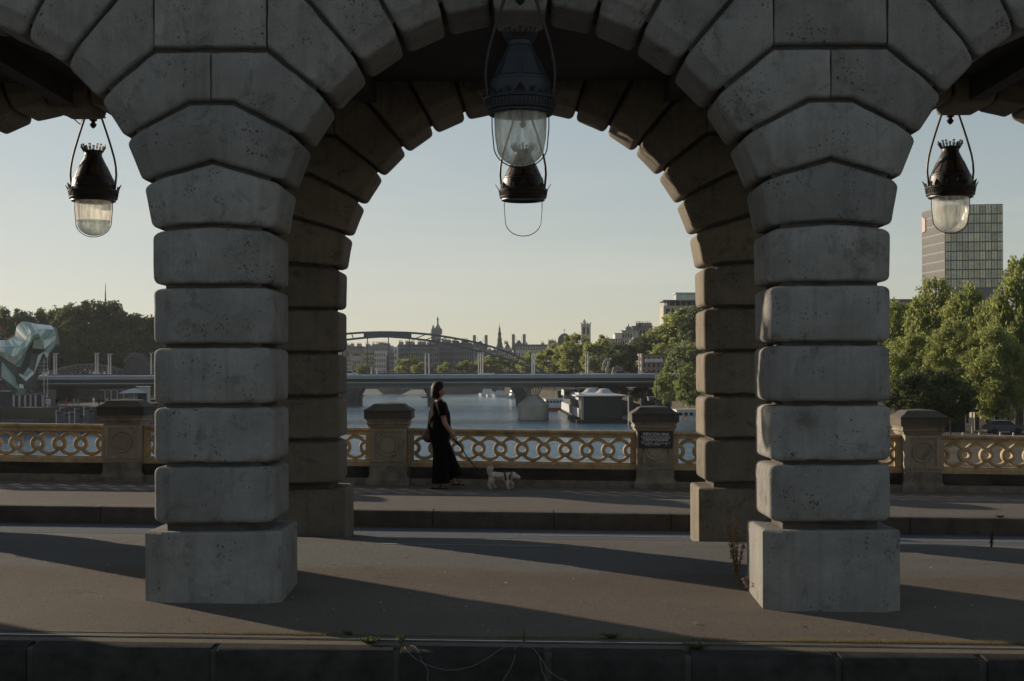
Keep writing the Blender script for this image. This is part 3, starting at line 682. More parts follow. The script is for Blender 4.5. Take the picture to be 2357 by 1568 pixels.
# ---------------------------------------------------------------- hanging lamps
ZL = HC + 2.135
def lamp(x, y, label, body, glass, filled=False, wall=0):
    t = thing('hanging_lamp', label, 'lamp', (x, y, ZL), 'old gas-style lamps hanging in the arches')
    MB().lathe([(.099, .565), (.104, .56), (.11, .55), (.145, .474), (.149, .472), (.152, .46), (.232, .285), (.242, .283), (.242, .272), (.252, .262), (.256, .22), (.262, .16), (.255, .11), (.20, .09)], 32).build('hood', body, t, 35)
    pn = MB()
    for k in range(8):
        a0, a1 = 2 * pi * (k + .12) / 8, 2 * pi * (k + .88) / 8
        lo, hi = .226, .160
        q = [[((r + .004) * cos(a0 + (a1 - a0) * s / 4), (r + .004) * sin(a0 + (a1 - a0) * s / 4), z) for s in range(5)] for r, z in ((lo, .300), (hi, .445))]
        pn.rings(q, cap=False, closed=False)
    pn.build('hood_panels', M['bronze'] if body is M['iron'] else body, t, kind='stuff')
    MB().lathe([(.097, .56), (.105, .565), (.106, .60), (.114, .604), (.118, .615), (.110, .62), (.105, .625)], 24, cap=False).build('neck_ring', body, t, 40)
    cr = MB()
    for k in range(20):
        a = 2 * pi * k / 20; r0, r1 = .108, .150
        h = .692 if k % 5 in (0, 2, 3) else .668
        for da in (-.055, .055): cr.tube([(r0 * cos(a + da), r0 * sin(a + da), .60), (r1 * cos(a + da), r1 * sin(a + da), h)], .005, 4)
        cr.tube([(r1 * cos(a - .1), r1 * sin(a - .1), h), (r1 * cos(a + .1), r1 * sin(a + .1), h)], .006, 4)
        rm = .132; cr.tube([(rm * cos(a - .1), rm * sin(a - .1), .652), (rm * cos(a + .1), rm * sin(a + .1), .652)], .005, 4)
    cr.build('crown', body, t, kind='stuff')
    MB().lathe([(.235, .10), (.302, .135), (.310, .125), (.306, .108), (.296, .10), (.288, .05), (.294, .04), (.290, .025), (.270, .02), (.272, .0), (.262, -.008), (.236, -.008), (.225, .02)], 40).build('collar', body, t, 35)
    rb = MB()
    for k in range(56):
        a = 2 * pi * k / 56; rb.tube([(.297 * cos(a), .297 * sin(a), .098), (.289 * cos(a), .289 * sin(a), .05)], .006, 4)
    rb.build('fluting', body, t, kind='stuff')
    for k in range(8):
        a = 2 * pi * (k + .0) / 8; lf = MB(); ca, sa = cos(a), sin(a)
        rr = []
        for s, wv, r, z in ((0, .034, .305, .12), (1, .042, .315, .145), (2, .026, .33, .17), (3, .004, .350, .198)):
            rr.append([(r * ca - wv * sa, r * sa + wv * ca, z), (r * ca + wv * sa, r * sa - wv * ca, z), ((r - .006) * ca + wv * sa, (r - .006) * sa - wv * ca, z + .002), ((r - .006) * ca - wv * sa, (r - .006) * sa + wv * ca, z + .002)])
        lf.rings(rr).build('leaf_finial', body, t)
        a += pi / 8; ca, sa = cos(a), sin(a); sc = MB()
        for da in (-.5, -.25, 0, .25, .5):
            sc.tube([(.29 * ca, .29 * sa, .13), (.29 * ca - sin(da) * .05 * sa, .29 * sa + sin(da) * .05 * ca, .13 + cos(da) * .06)], .005, 4)
        sc.build('palmette', body, t)
    if glass is not None:
        n_ = 14; prof = [(.218, .005), (.216, -.10), (.211, -.20), (.198, -.27)] + [(.198 * cos(pi / 2 * q / n_), -.27 - .16 * sin(pi / 2 * q / n_)) for q in range(1, n_)] + [(.004, -.43)]
        MB().lathe(prof, 48, cap=False).build('glass_bowl', glass, t, 60)
        if filled:
            pf = [(.004, -.245), (.205, -.245), (.197, -.27)] + [(.194 * cos(pi / 2 * q / n_), -.27 - .155 * sin(pi / 2 * q / n_)) for q in range(1, n_)] + [(.004, -.425)]
            MB().lathe(pf, 48, cap=False).build('rain_water', M['lampwater'], t, 60)
    pts = [(.236, 0, .0), (.235, 0, -.12), (.222, 0, -.26)] + [(.222 * cos(a), 0, -.26 - .185 * sin(a)) for a in [pi * q / 24 for q in range(1, 24)]] + [(-.222, 0, -.26), (-.235, 0, -.12), (-.236, 0, 0)]
    MB().tube(pts, .0055, 6).build('guard_wire', body, t, 60)
    for s in (-1, 1):
        MB().tube([(s * r, 0, z) for r, z in ((.262, .13), (.27, .17), (.285, .32), (.279, .42), (.262, .52), (.236, .62), (.20, .74), (.165, .85), (.125, .97), (.105, 1.03))], .0135, 8).build('hanger', M['bronze'] if body is M['iron'] else body, t, 60)
    br = MB().box(-.15, .15, -.03, .03, 1.03, 1.05)
    br.lathe([(.012, 1.05), (.05, 1.02), (.05, 1.0), (.022, .985), (.03, .965), (.045, .95), (.03, .92), (.004, .90)][::-1], 12)
    d = -wall; br.box(-.05, .05, min(0, wall * .8), max(0, wall * .8), 1.05, 1.13); br.build('bracket', body, t, 40)
lamp(0.0, 11.88, 'large blue-black hanging lamp with clear glass bowl in the near arch', M['ironblue'], M['glass'], wall=1)
lamp(0.03, 17.86, 'brown-black hanging lamp missing its glass, wire guard only, behind the large lamp', M['iron'], None, wall=-1)
lamp(-5.30, 17.75, 'hanging lamp at left with rain water in its grimy glass bowl', M['iron'], M['frosted'], True, wall=-1)
lamp(5.31, 17.75, 'hanging lamp at right in front of the glass tower, grimy clear bowl', M['iron'], M['glass'], wall=-1)
c_ = MB().tube([(-6.6, 17.62, 5.30), (-6.2, 17.63, 5.22), (-5.9, 17.66, 5.26), (-5.55, 17.7, 5.17), (-5.45, 17.72, 5.08), (-5.43, 17.74, 5.15)], .008, 5).build('lamp_cable', M['iron'])
tag(c_, 'thin black cable running along the arch to the left hanging lamp', 'cable')

# ================================================================ the river, its banks and the city
ZW, ZQ, ZC = -10.0, -5.0, 0.5               # water, low quay, street level
def poly_slab(name, pts, z0, z1, m):
    return tag(MB().prismz(pts, z0, z1).build(name, m), kind='structure')
tag(MB().quad((-1500, 23, ZW), (1500, 23, ZW), (1500, 1700, ZW), (-1500, 1700, ZW)).build('water', M['water']), kind='structure')
LE = [(-106, 24), (-106, 292), (-84, 298), (-86, 357), (-84, 500), (-86, 700), (-104, 800)]                  # left quay edge
RE = [(26, 60), (33, 115), (40, 200), (37, 300), (34, 357), (22, 440), (8, 560), (2, 640), (-6, 730), (-18, 800)]   # right quay edge
poly_slab('left_quay', [(-900, 24)] + [(x, y) for x, y in LE][:1] + LE[1:] + [(-900, 800)], -12, ZQ, M['quay'])
poly_slab('left_street', [(-900, 24), (-124, 24), (-120, 357), (-118, 500), (-122, 795), (-900, 795)], ZQ, ZC, M['quay'])
poly_slab('right_quay', RE + [(900, 800), (900, 60)], -12, ZQ, M['quay'])
poly_slab('right_street', [(100, 60), (92, 200), (76, 357), (62, 450), (46, 600), (30, 800), (900, 800), (900, 60)], ZQ, ZC, M['quay'])
poly_slab('far_bank', [(-900, 800), (900, 800), (900, 3200), (-900, 3200)], -12, -6.0, M['earth'])
tag(MB().rings([[(x0 * 100, 1400, -6), (x0 * 100, 1900, 26 + 8 * sin(x0 * 1.7)), (x0 * 100, 3000, 30)] for x0 in range(-12, 13)], closed=False).build('hills', M['leafdark']), kind='structure')
tag(MB().prismz([(60, 560), (300, 480), (300, 900), (70, 900)], ZC, 16).build('hill_terrace', M['earth']), kind='structure')

def U(D): return D / FL                     # metres per photo unit at distance D
def prism_px(pts, D, depth):                # outline in photo units -> solid of real depth standing at distance D
    return MB().prism([(lambda p: (p.x, p.z))(P(a, b, D)) for a, b in pts], D, D + depth)
def add_prism(mb, pts, D, depth):
    q = prism_px(pts, D, depth); mb.add(q.v, q.f); return mb
def root_at(name, label, cat, vx, vy, D, group=None):
    return thing(name, label, cat, tuple(P(vx, vy, D)), group)

# ---- foliage
def crown_mesh(name, n_clump, n_leaf, leaf, m, seed, flat=1.0, core=True):
    rnd = random.Random(seed); V, F = [], []
    cl = []
    for i in range(n_clump):
        u = rnd.uniform(-1, 1); a = rnd.uniform(0, 2 * pi); q = sqrt(1 - u * u); r = rnd.uniform(.25, .98) ** .5
        k = rnd.uniform(.10, .27) * (1.15 - .2 * r)
        dz = u * r; sh = 1.0 - .22 * max(0, dz)
        cl.append((q * cos(a) * r * sh * (1 + .12 * sin(3 * a + seed)), q * sin(a) * r * sh, dz * flat, k))
    for i in range(n_leaf):
        cx, cy, cz, k = cl[rnd.randrange(n_clump)]
        u = rnd.uniform(-1, 1); a = rnd.uniform(0, 2 * pi); q = sqrt(1 - u * u); rr = k * rnd.uniform(.35, 1.12)
        c = Vector((cx + q * cos(a) * rr, cy + q * sin(a) * rr, cz + u * rr * .85))
        nrm = Vector((rnd.gauss(0, 1), rnd.gauss(0, 1), rnd.gauss(.5, 1))).normalized()
        t = nrm.orthogonal().normalized(); t.rotate(Matrix.Rotation(rnd.uniform(0, 6.28), 3, nrm)); b = nrm.cross(t)
        s = leaf * rnd.uniform(.6, 1.3); t *= s; b *= s * .7; j = len(V)
        V += [tuple(c - t), tuple(c - b), tuple(c + t), tuple(c + b)]; F.append((j, j + 1, j + 2, j + 3))
    me = bpy.data.meshes.new(name); me.from_pydata(V, [], F); me.materials.append(m); me.update(); return me
CR = {'near': [crown_mesh('crown', 190, 26000, .033, M['leaf'], k) for k in range(3)],
      'mid': [crown_mesh('crown', 90, 10000, .050, M['leaf'], 10 + k) for k in range(3)],
      'dark': [crown_mesh('crown', 130, 16000, .042, M['leafdark'], 20 + k) for k in range(3)],
      'pale': [crown_mesh('crown', 90, 10000, .048, M['leafpale'], 30 + k) for k in range(2)]}
def trunk_mesh():
    mb = MB(); mb.tube([(0, 0, 0), (.02, .01, .35), (-.02, 0, .7), (.01, 0, 1.0)], [.045, .036, .03, .016], 8)
    for k in range(6):
        a = k * 1.9; z = .45 + .08 * k
        mb.tube([(0, 0, z), (.12 * cos(a), .12 * sin(a), z + .13), (.24 * cos(a), .24 * sin(a), z + .34)], [.02, .014, .006], 6)
    return mb.mesh('trunk', M['bark'], 60)
TRUNK = trunk_mesh(); tn = [0]
def tree(label, vx, vtop, vbot, wpx, D, kind, group, zb=ZQ):
    tn[0] += 1; t, b = P(vx, vtop, D), P(vx, vbot, D)
    root = thing('tree', label, 'tree', (t.x, D, zb), group)
    H = t.z - zb; cz = (t.z + b.z) / 2 - zb; hz = (t.z - b.z) / 2; r = wpx * U(D) / 2
    inst('crown', CR[kind][tn[0] % len(CR[kind])], root, (0, 0, cz), (0, 0, tn[0] * 1.3), (r * 1.05, r * 1.05, hz * 1.05))
    inst('trunk', TRUNK, root, (0, 0, 0), (0, 0, tn[0]), (H * .32, H * .32, min(H * .8, cz + hz * .3)))
    return root
GL, GC, GH, GR = 'dark trees on the left bank', 'lime green trees along the far quay', 'trees on the slope below the modern building', 'sunlit plane trees on the right quay'
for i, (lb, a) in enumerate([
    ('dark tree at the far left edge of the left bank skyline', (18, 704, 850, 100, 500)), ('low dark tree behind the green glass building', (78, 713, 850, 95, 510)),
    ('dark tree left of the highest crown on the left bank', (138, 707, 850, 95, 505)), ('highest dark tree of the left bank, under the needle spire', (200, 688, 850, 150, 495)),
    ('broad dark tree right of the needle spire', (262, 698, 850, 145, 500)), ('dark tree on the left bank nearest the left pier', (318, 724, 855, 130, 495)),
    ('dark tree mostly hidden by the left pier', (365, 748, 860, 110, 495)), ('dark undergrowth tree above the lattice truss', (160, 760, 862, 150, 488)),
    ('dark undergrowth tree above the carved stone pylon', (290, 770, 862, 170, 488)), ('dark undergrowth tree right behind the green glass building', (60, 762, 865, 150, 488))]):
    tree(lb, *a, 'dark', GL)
for lb, a, k in [
    ('round lime tree before the grey mansard block', (940, 821, 866, 62, 640), 'mid'), ('low lime tree left of the bridge mast pair', (972, 836, 866, 60, 630), 'mid'),
    ('small round lime tree right of the mast pair', (1026, 835, 866, 38, 640), 'mid'), ('lime tree before the long mansard roofs', (1076, 831, 866, 56, 640), 'mid'),
    ('lime tree behind the triple bridge masts', (1130, 817, 866, 74, 640), 'mid'), ('lime tree under the end of the steel arch', (1190, 823, 866, 50, 640), 'mid'),
    ('yellow-green tree behind the wide bridge mast', (1222, 812, 866, 70, 600), 'mid'), ('tall lime tree below the slate dome', (1275, 794, 866, 90, 560), 'mid'),
    ('tall green tree under the crenellated tower', (1325, 772, 866, 90, 540), 'mid'), ('green tree right of the crenellated tower', (1378, 776, 866, 80, 520), 'mid'),
    ('dark green tree behind the pale figure on the bridge', (1424, 788, 868, 80, 500), 'dark'), ('small tree left among the cream facades', (838, 838, 862, 44, 650), 'pale')]:
    tree(lb, *a, k, GC, ZQ)
for lb, a, k in [
    ('dark tree at the foot of the modern building', (1585, 716, 850, 150, 505), 'mid'), ('dark tree at the top of the slope, left', (1535, 742, 850, 120, 512), 'mid'),
    ('tree low on the slope beside the domed cream building', (1490, 772, 862, 95, 500), 'dark'), ('tree in the middle of the slope', (1545, 782, 862, 140, 480), 'mid'),
    ('dark tree behind the back row pier', (1630, 698, 850, 140, 500), 'dark')]:
    tree(lb, *a, k, GH, ZC)
for lb, a, k, z in [
    ('pale green tree spilling over the end of the bridge deck', (1575, 790, 862, 84, 345), 'pale', ZQ), ('pale tree behind the back row pier', (1628, 770, 862, 90, 350), 'pale', ZQ),
    ('egg shaped bright tree in front of the bridge end', (1531, 850, 926, 56, 300), 'mid', ZQ), ('egg shaped bright tree above the white boat', (1581, 846, 934, 62, 285), 'mid', ZQ),
    ('small bright tree under the bridge deck', (1402, 880, 912, 34, 380), 'mid', ZQ), ('small bright tree under the bridge deck, right one', (1432, 884, 914, 28, 375), 'mid', ZQ),
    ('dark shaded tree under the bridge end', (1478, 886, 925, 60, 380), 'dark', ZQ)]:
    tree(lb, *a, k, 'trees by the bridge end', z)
for lb, a, k in [
    ('plane tree beside the right pier', (2072, 694, 900, 130, 215), 'near'), ('plane tree in front of the left face of the glass tower', (2150, 652, 900, 125, 195), 'near'),
    ('plane tree in front of the right face of the glass tower', (2222, 668, 930, 130, 190), 'near'), ('plane tree at the right foot of the glass tower', (2275, 690, 945, 120, 180), 'near'),
    ('tallest plane tree at the right edge of the picture', (2346, 606, 930, 130, 172), 'near'), ('low full plane tree over the row of trunks', (2290, 760, 958, 150, 165), 'near'),
    ('bright plane tree left of the dark hollow', (2100, 770, 930, 150, 178), 'near'), ('plane tree over the dark hollow', (2190, 745, 905, 140, 172), 'near'),
    ('shaded dark tree in the hollow behind the right parapet pillar', (2110, 845, 968, 150, 150), 'dark'), ('shaded dark tree above the black tent', (2185, 850, 965, 120, 150), 'dark')]:  # hollow's shade is put into the last two trees' dark leaf colour
    tree(lb, *a, k, GR, ZQ)
tm = MB()
for i, vx in enumerate((2246, 2270, 2292, 2316, 2336)):
    b = P(vx, 985, 168 + 3 * i)
    t_ = thing('tree', ['slim tree trunk by the red round sign', 'slim tree trunk before the ochre wall', 'leaning slim tree trunk before the ochre wall', 'dark slim tree trunk at the ochre wall', 'dark straight trunk near the right edge'][i], 'tree', (b.x, b.y, ZQ), 'slim trunks on the right quay')
    MB().tube([(0, 0, 0), (.15, 0, 3.5), (-.1, .1, 7.5)], [.26, .2, .13], 8).build('trunk', M['bark'], t_, 60)
    inst('crown', CR['near'][i % 3], t_, (0, 0, 8.4), (0, 0, i), (2.6, 2.6, 2.4))

# ---- modern bridge with masts
DB = 357
br = root_at('modern_bridge', 'wide modern bridge with a smooth grey wing-like deck crossing the river', 'bridge', 900, 862, DB)
def yz(v): return P(1200, v, DB).z
x0, x1 = P(-260, 862, DB).x, P(1800, 862, DB).x
def bar_yz(mb, prof, a=x0, b=x1): return mb.rings([[(a, y, z) for y, z in prof], [(b, y, z) for y, z in prof]])
bar_yz(MB(), [(DB, yz(871)), (DB, yz(862.5)), (DB + .5, yz(862)), (DB + 30, yz(862)), (DB + 30, yz(871))]).build('parapet', M['deckedge'], br, world=True)
bar_yz(MB(), [(DB + 1.2, yz(878.5)), (DB + 1.2, yz(871.2)), (DB + 29, yz(871.2)), (DB + 29, yz(878.5))]).build('service_recess', M['steelblue'], br, world=True)
bar_yz(MB(), [(DB + .4, yz(881)), (DB + .4, yz(878.8)), (DB + 29.5, yz(878.8)), (DB + 29.5, yz(881)), (DB + 26, yz(889)), (DB + 19, yz(893)), (DB + 11, yz(893)), (DB + 4, yz(889.5)), (DB + 1.5, yz(886))]).build('belly', M['steelbelly'], br, 40, world=True)
for vx, vis in ((1227.5, True), (650, False)):
    c = P(vx, 967, DB + 6); pr = part('pier', br, tuple(c - P(900, 862, DB)))
    ov = lambda hx, hy, z: [(hx * cos(2 * pi * k / 28) * (1 if abs(cos(2 * pi * k / 28)) > .0 else 1), hy * sin(2 * pi * k / 28), z) for k in range(28)]
    def sq(hx, hy, z, n=36):
        o = []
        for k in range(n):
            a = 2 * pi * k / n; ca, sa = cos(a), sin(a); o.append((hx * math.copysign(abs(ca) ** .45, ca), hy * math.copysign(abs(sa) ** .6, sa), z))
        return o
    MB().rings([sq(3.95, 9, -2), sq(3.95, 9, .35)]).build('wet_base', M['tide'], pr, 40)
    MB().rings([sq(3.9, 8.9, .35), sq(3.9, 8.9, 4.0), sq(3.75, 8.6, 4.2)]).build('pedestal', M['concrete'], pr, 40)
    MB().rings([sq(3.7, 8, 4.15), sq(1.6, 5, 5.9), sq(1.4, 4.6, 6.2)]).build('cone', M['steelbelly'], pr, 40)
    for k in range(7):
        for yy in (-4, 4):
            s_ = (k - 3) / 3
            MB().tube([(s_ * 1.1, yy * .6, 6.0), (s_ * 2.5, yy, 8.6)], .13, 6).build('strut', M['concrete'], pr)
def mast(vx, vt, n, label, D=DB + 3):
    c = P(vx, 862, D); t = thing('bridge_mast', label, 'mast', tuple(c), 'pale masts on the modern bridge')
    h = (862 - vt) * U(D)
    for k in range(n):
        dx = (k - (n - 1) / 2) * .55
        MB().tube([(dx, 0, 0), (dx, 0, h)], .16, 8).build('pole', M['metalpale'], t)
    MB().cbox(0, 0, h, .5 * n + .4, .4, .18).build('crosspiece', M['metalpale'], t)
for a in ((125, 814, 2, 'pale twin mast on the bridge beside the green glass building'), (221, 813, 2, 'pale twin mast on the bridge over the lattice truss'), (250.5, 815, 2, 'pale twin mast on the bridge just right of the truss middle'),
          (347, 813, 1, 'pale mast on the bridge touching the left pier'), (855, 846, 1, 'short pale post on the bridge before the white facade'), (867, 847, 1, 'short pale post on the bridge under the white facade'),
          (979.5, 814, 1, 'pale mast left of the walking woman\'s head'), (988, 815, 1, 'pale mast directly above the walking woman'), (1107, 812, 3, 'pale triple mast on the middle of the bridge'),
          (1228, 812, 2, 'pale mast above the concrete river pier'), (1351, 813, 2, 'pale twin mast between the cars on the bridge'), (1474, 814, 2, 'pale twin mast beside the brick house'), (1595, 815, 2, 'pale twin mast against the pale tree')): mast(*a)
cars = {}
def car(vx, D, m, label, flipx=1):
    c = P(vx, 862, D); t = thing('car', label, 'car', (c.x, D, c.z - .65), 'cars crossing the modern bridge'); s = flipx
    MB().prism([(-2.1, .3), (2.1, .3), (2.15, .75), (1.9, .92), (1.1, 1.0), (-1.9, 1.02), (-2.1, .8)], -.85, .85).build('body', m, t, 30)
    MB().rings([[(-1.8, -.8, 1.02), (1.0, -.8, 1.0), (1.0, .8, 1.0), (-1.8, .8, 1.02)], [(-1.3, -.65, 1.46), (.35, -.65, 1.46), (.35, .65, 1.46), (-1.3, .65, 1.46)]]).build('cabin', M['win'], t)
    MB().box(-1.32, .37, -.67, .67, 1.462, 1.50).build('roof', m, t)
    for a in (-1.3, 1.3):
        for b in (-.86, .86): MB().rings([[(a + .33 * cos(2 * pi * k / 14), b + dy, .33 + .33 * sin(2 * pi * k / 14)) for k in range(14)] for dy in (-.1, .1)]).build('wheel', M['hulldark'], t)
    t.rotation_euler.z = pi if flipx < 0 else 0
for a in ((804, 362, M['carw'], 'pale car on the bridge at the left rim of the arch'), (1120, 366, M['carw'], 'pale car under the triple bridge masts', -1), (1297, 362, M['card'], 'dark car on the bridge right of the concrete pier'),
          (1380, 366, M['carw'], 'white car on the bridge by the pale figures', -1), (1431, 362, M['cityD'], 'brownish car on the bridge'), (1489, 366, M['carw'], 'white car at the right end of the bridge', -1)): car(*a)

# ---- steel arch viaduct behind
DV = 470
sv = root_at('steel_arch_viaduct', 'dark steel truss arch viaduct rising above the modern bridge', 'bridge', 885, 862, DV)
TT = [(0, 763), (57, 764.5), (105, 768.5), (154, 776), (202, 785), (250, 798), (299, 816), (323, 828), (376, 860), (392, 870)]
BB = [(0, 773), (57, 777), (105, 783), (154, 792.7), (202, 804), (250, 816), (299, 831), (323, 840), (362, 862), (372, 870)]
def itp(T, d):
    d = abs(d)
    for (a, u), (b, v) in zip(T[:-1], T[1:]):
        if d <= b: return u + (v - u) * (d - a) / (b - a)
    return T[-1][1]
def beam(mb, p, q, w=.45, d=.6):
    p, q = Vector(p), Vector(q); t = (q - p).normalized(); n = Vector((-t.z, 0, t.x)) * w; y = Vector((0, d, 0))
    return mb.rings([[tuple(a - n - y), tuple(a + n - y), tuple(a + n + y), tuple(a - n + y)] for a in (p, q)])
for dy, nm in ((0, 'front'), (9, 'back')):
    for T, name in ((TT, 'top_chord'), (BB, 'bottom_chord')):
        mb = MB(); ds = [-370 + 20 * k for k in range(38)]
        for a, b in zip(ds[:-1], ds[1:]): beam(mb, P(885 + a, itp(T, a) + 1.5, DV + dy), P(885 + b, itp(T, b) + 1.5, DV + dy), .33, .35)
        mb.build(name, M['archsteel'], sv, world=True)
    mb = MB(); k = -360
    while k < 360:
        if not -52 < k < 60:
            beam(mb, P(885 + k, itp(BB, k), DV + dy), P(885 + k + (24 if k > 0 else 0), itp(TT, k + 24) + 2, DV + dy) if k > 0 else P(885 + k - 4, itp(TT, k - 4) + 2, DV + dy), .14, .15)
        k += 24
    mb.build('brace', M['archsteel'], sv, world=True, kind='stuff')
    MB().prism([(lambda p: (p.x, p.z))(P(885 + d, itp(TT, d) + 1, DV)) for d in (-48, 0, 57)] + [(lambda p: (p.x, p.z))(P(885 + d, itp(BB, d), DV)) for d in (57, 0, -48)], DV + dy - .2, DV + dy + .2).build('crown_plate', M['archsteel'], sv, world=True)
for k in range(-6, 8):
    vx = 893.9 + 48.4 * k
    beam(MB(), P(vx, itp(BB, vx - 885), DV), P(vx, 864, DV), .14, .2).build('hanger', M['archsteel'], sv, world=True)
MB().box(P(505, 860, DV).x, P(1280, 860, DV).x, DV - .5, DV + 10, P(0, 868, DV).z, P(1200, 858, DV).z).build('deck', M['archsteel'], sv, world=True)
lv = root_at('lattice_truss', 'low pale lattice truss bridge span on the left bank', 'bridge', 200, 862, DV)
mb = MB(); mb2 = MB(); pts = [(112 + 12 * k) for k in range(16)]
ft = lambda v: 862 - 23 * (1 - ((v - 202) / 102) ** 2)
for a, b in zip(pts[:-1], pts[1:]):
    beam(mb, P(a, ft(a), DV), P(b, ft(b), DV), .28, .3)
    for q in ((P(a, 862, DV), P(b, ft(b), DV)), (P(a, ft(a), DV), P(b, 862, DV)), (P(a, 862, DV), P(a, ft(a), DV))): beam(mb2, *q, .12, .15)
mb.build('top_chord', M['mullion'], lv, world=True); mb2.build('lattice', M['mullion'], lv, world=True, kind='stuff')
MB().box(P(105, 0, DV).x, P(300, 0, DV).x, DV - .4, DV + 8, P(200, 866, DV).z, P(200, 861, DV).z).build('deck', M['archsteel'], lv, world=True)
py = root_at('stone_pylon', 'squat carved stone pylon beside the lattice truss', 'pylon', 312, 866, DV)
for a, b, c, d, nm in ((281, 343, 845, 868, 'base'), (286, 338, 838, 845, 'ledge'), (290, 333, 828, 838, 'drum')):
    prism_px([(a, d), (b, d), (b - 1, c), (a + 1, c)], DV - 3, 9).build(nm, M['oldstone'], py, world=True)
for k, (vx, vy, r) in enumerate(((298, 826, 1.3), (306, 822, 1.5), (316, 823, 1.3), (325, 826, 1.4), (312, 829, 1.6), (290, 832, 1.0), (334, 832, 1.0))):
    p = P(vx, vy, DV); MB().ell(p, (r, r, r * 1.1), 10, 8).build('carving', M['oldstone'], py, 60, world=True)
# pale carved figures at the viaduct's end
sf = root_at('statue', 'pale carved figures standing above the bridge cars near the end of the steel arch', 'statue', 1395, 866, 430)
for (vx, vy, a, b, c) in ((1389, 842, .5, .5, 1.1), (1387, 850, .45, .5, 1.3), (1392, 834, .7, .5, .8), (1396, 828, .8, .5, .6), (1396, 852, .6, .6, 1.4), (1401, 836, .6, .5, 1.1), (1405, 827, .7, .5, .6), (1399, 845, .5, .5, 1.2)):
    p = P(vx, vy, 430); MB().ell(p, (a * .6, b * .6, c * .75), 10, 8).build('figure', M['cityA'], sf, 60, world=True)
prism_px([(1407, 866), (1436, 866), (1434, 846), (1424, 842), (1412, 846)], 432, 3).build('pedestal', M['cityC'], sf, world=True)

# ---- old stone bridge under the deck
DA = 508
ob = root_at('stone_bridge', 'old stone arch bridge seen under the modern deck', 'bridge', 1000, 900, DA)
piers = [(777, 823), (984, 1004), (1187, 1214), (1395, 1420)]
mb = MB()
edges_ = [600] + [q for p in piers for q in p] + [1560]
for a, b in zip(edges_[0::2], edges_[1::2]):
    n = 14; pts = [(a + (b - a) * k / n, 912 - 28 * max(0, 1 - (2 * k / n - 1) ** 2) ** .28) for k in range(n + 1)]
    mb = MB()
    for q, r in zip(pts[:-1], pts[1:]): add_prism(mb, [q, r, (r[0], 872), (q[0], 872)], DA, 14)
    mb.build('arch', M['oldstone'], ob, world=True)
for a, b in piers:
    pz_ = MB(); add_prism(pz_, [(a, 938), (b, 938), (b, 872), (a, 872)], DA - 1, 16); pz_.build('pier', M['oldstone'], ob, world=True)
    add_prism(MB(), [(a - 2, 915), (b + 2, 915), (b + 2, 911), (a - 2, 911)], DA - 1.5, 17).build('pier_band', M['oldstone'], ob, world=True)

# ---- city blocks
WN = [0]
def block(name, label, cat, a, b, top, D, depth=18, wall='cityA', roof=None, rh=0, cols=0, rows=0, bot=872, inset=.12, rot=0, group=None, chim=0, wtop=2.0, pitch=.35):
    base = P((a + b) / 2, bot, D); t = thing(name, label, cat, tuple(base), group); u = U(D)
    if rot: t.rotation_euler.z = radians(rot)
    hw = (b - a) / 2 * u; H = (bot - top) * u
    MB().box(-hw, hw, 0, depth, 0, H).build('wall', M[wall], t)
    if cols:
        mb = MB(); cw = 2 * hw / cols; usable = (861 - top) * u; rhh = min(usable / rows, H / rows)
        for i in range(cols):
            for j in range(rows):
                cx = -hw + cw * (i + .5); cz = H - rhh * (j + .5) - .15 * rhh
                mb.box(cx - cw * .2, cx + cw * .2, -.12, .1, cz - rhh * .28, cz + rhh * .28)
        ns = max(2, int(depth / max(cw, 1.5)))
        for i in range(ns):
            for j in range(rows):
                cy = depth * (i + .5) / ns; cz = H - rhh * (j + .5) - .15 * rhh
                mb.box(-hw - .12, -hw + .1, cy - .5, cy + .5, cz - rhh * .28, cz + rhh * .28)
        mb.build('windows', M['win'], t, kind='stuff')
        lg = MB()
        for j in range(1, rows + 1):
            z = H - rhh * j; lg.box(-hw - .25, hw + .25, -.3, depth + .2, z - .12, z + .12)
        lg.box(-hw - .4, hw + .4, -.45, depth + .4, H - .1, H + .3); lg.build('ledges', M[wall], t, kind='stuff')
    if roof:
        h = rh * u; k = min(hw * .9, h * pitch * 1.3)
        MB().rings([[(-hw, -.2, H), (hw, -.2, H), (hw, depth, H), (-hw, depth, H)], [(-hw + k, k * .6, H + h), (hw - k, k * .6, H + h), (hw - k, depth - k * .6, H + h), (-hw + k, depth - k * .6, H + h)]]).build('roof', M[roof], t)
        if cols and h > 2:
            mb = MB()
            for i in range(cols):
                cx = -hw + 2 * hw * (i + .5) / cols; mb.box(cx - .5, cx + .5, -.1 + k * .1, 1.5, H + h * .15, H + h * .6)
            mb.build('dormers', M[wall], t, kind='stuff')
        H += h
    rnd = random.Random(int(a * 7 + top))
    for c in range(chim):
        cx = -hw * .8 + 1.6 * hw * (c + .5) / chim + rnd.uniform(-1, 1); ch = MB(); w_ = rnd.uniform(.8, 1.8)
        ch.box(cx - w_, cx + w_, 2, 3.2, H - 1, H + rnd.uniform(.8, 2.0))
        for q in range(3): ch.box(cx - w_ + .6 * q * w_ + .1, cx - w_ + .6 * q * w_ + .4, 2.3, 2.7, H + .5, H + 2.6)
        ch.build('chimney', M['cityD'], t)
    return t
GB = 'distant apartment blocks behind the steel arch'
block('apartment_block', 'dark distant block at the left rim of the main arch', 'building', 786, 836, 803, 1000, 30, 'cityC', 'slate', 6, 8, 3, chim=3, group=GB)
block('apartment_block', 'large grey roofed block high behind the cream facades', 'building', 836, 906, 812, 980, 30, 'cityC', 'zinc', 17, 12, 2, chim=6, group=GB)
block('apartment_block', 'cream facade with pyramid roof and row of chimneys', 'building', 807, 834, 826, 860, 16, 'cityA', 'zinc', 8, 6, 3, chim=5, group=GB)
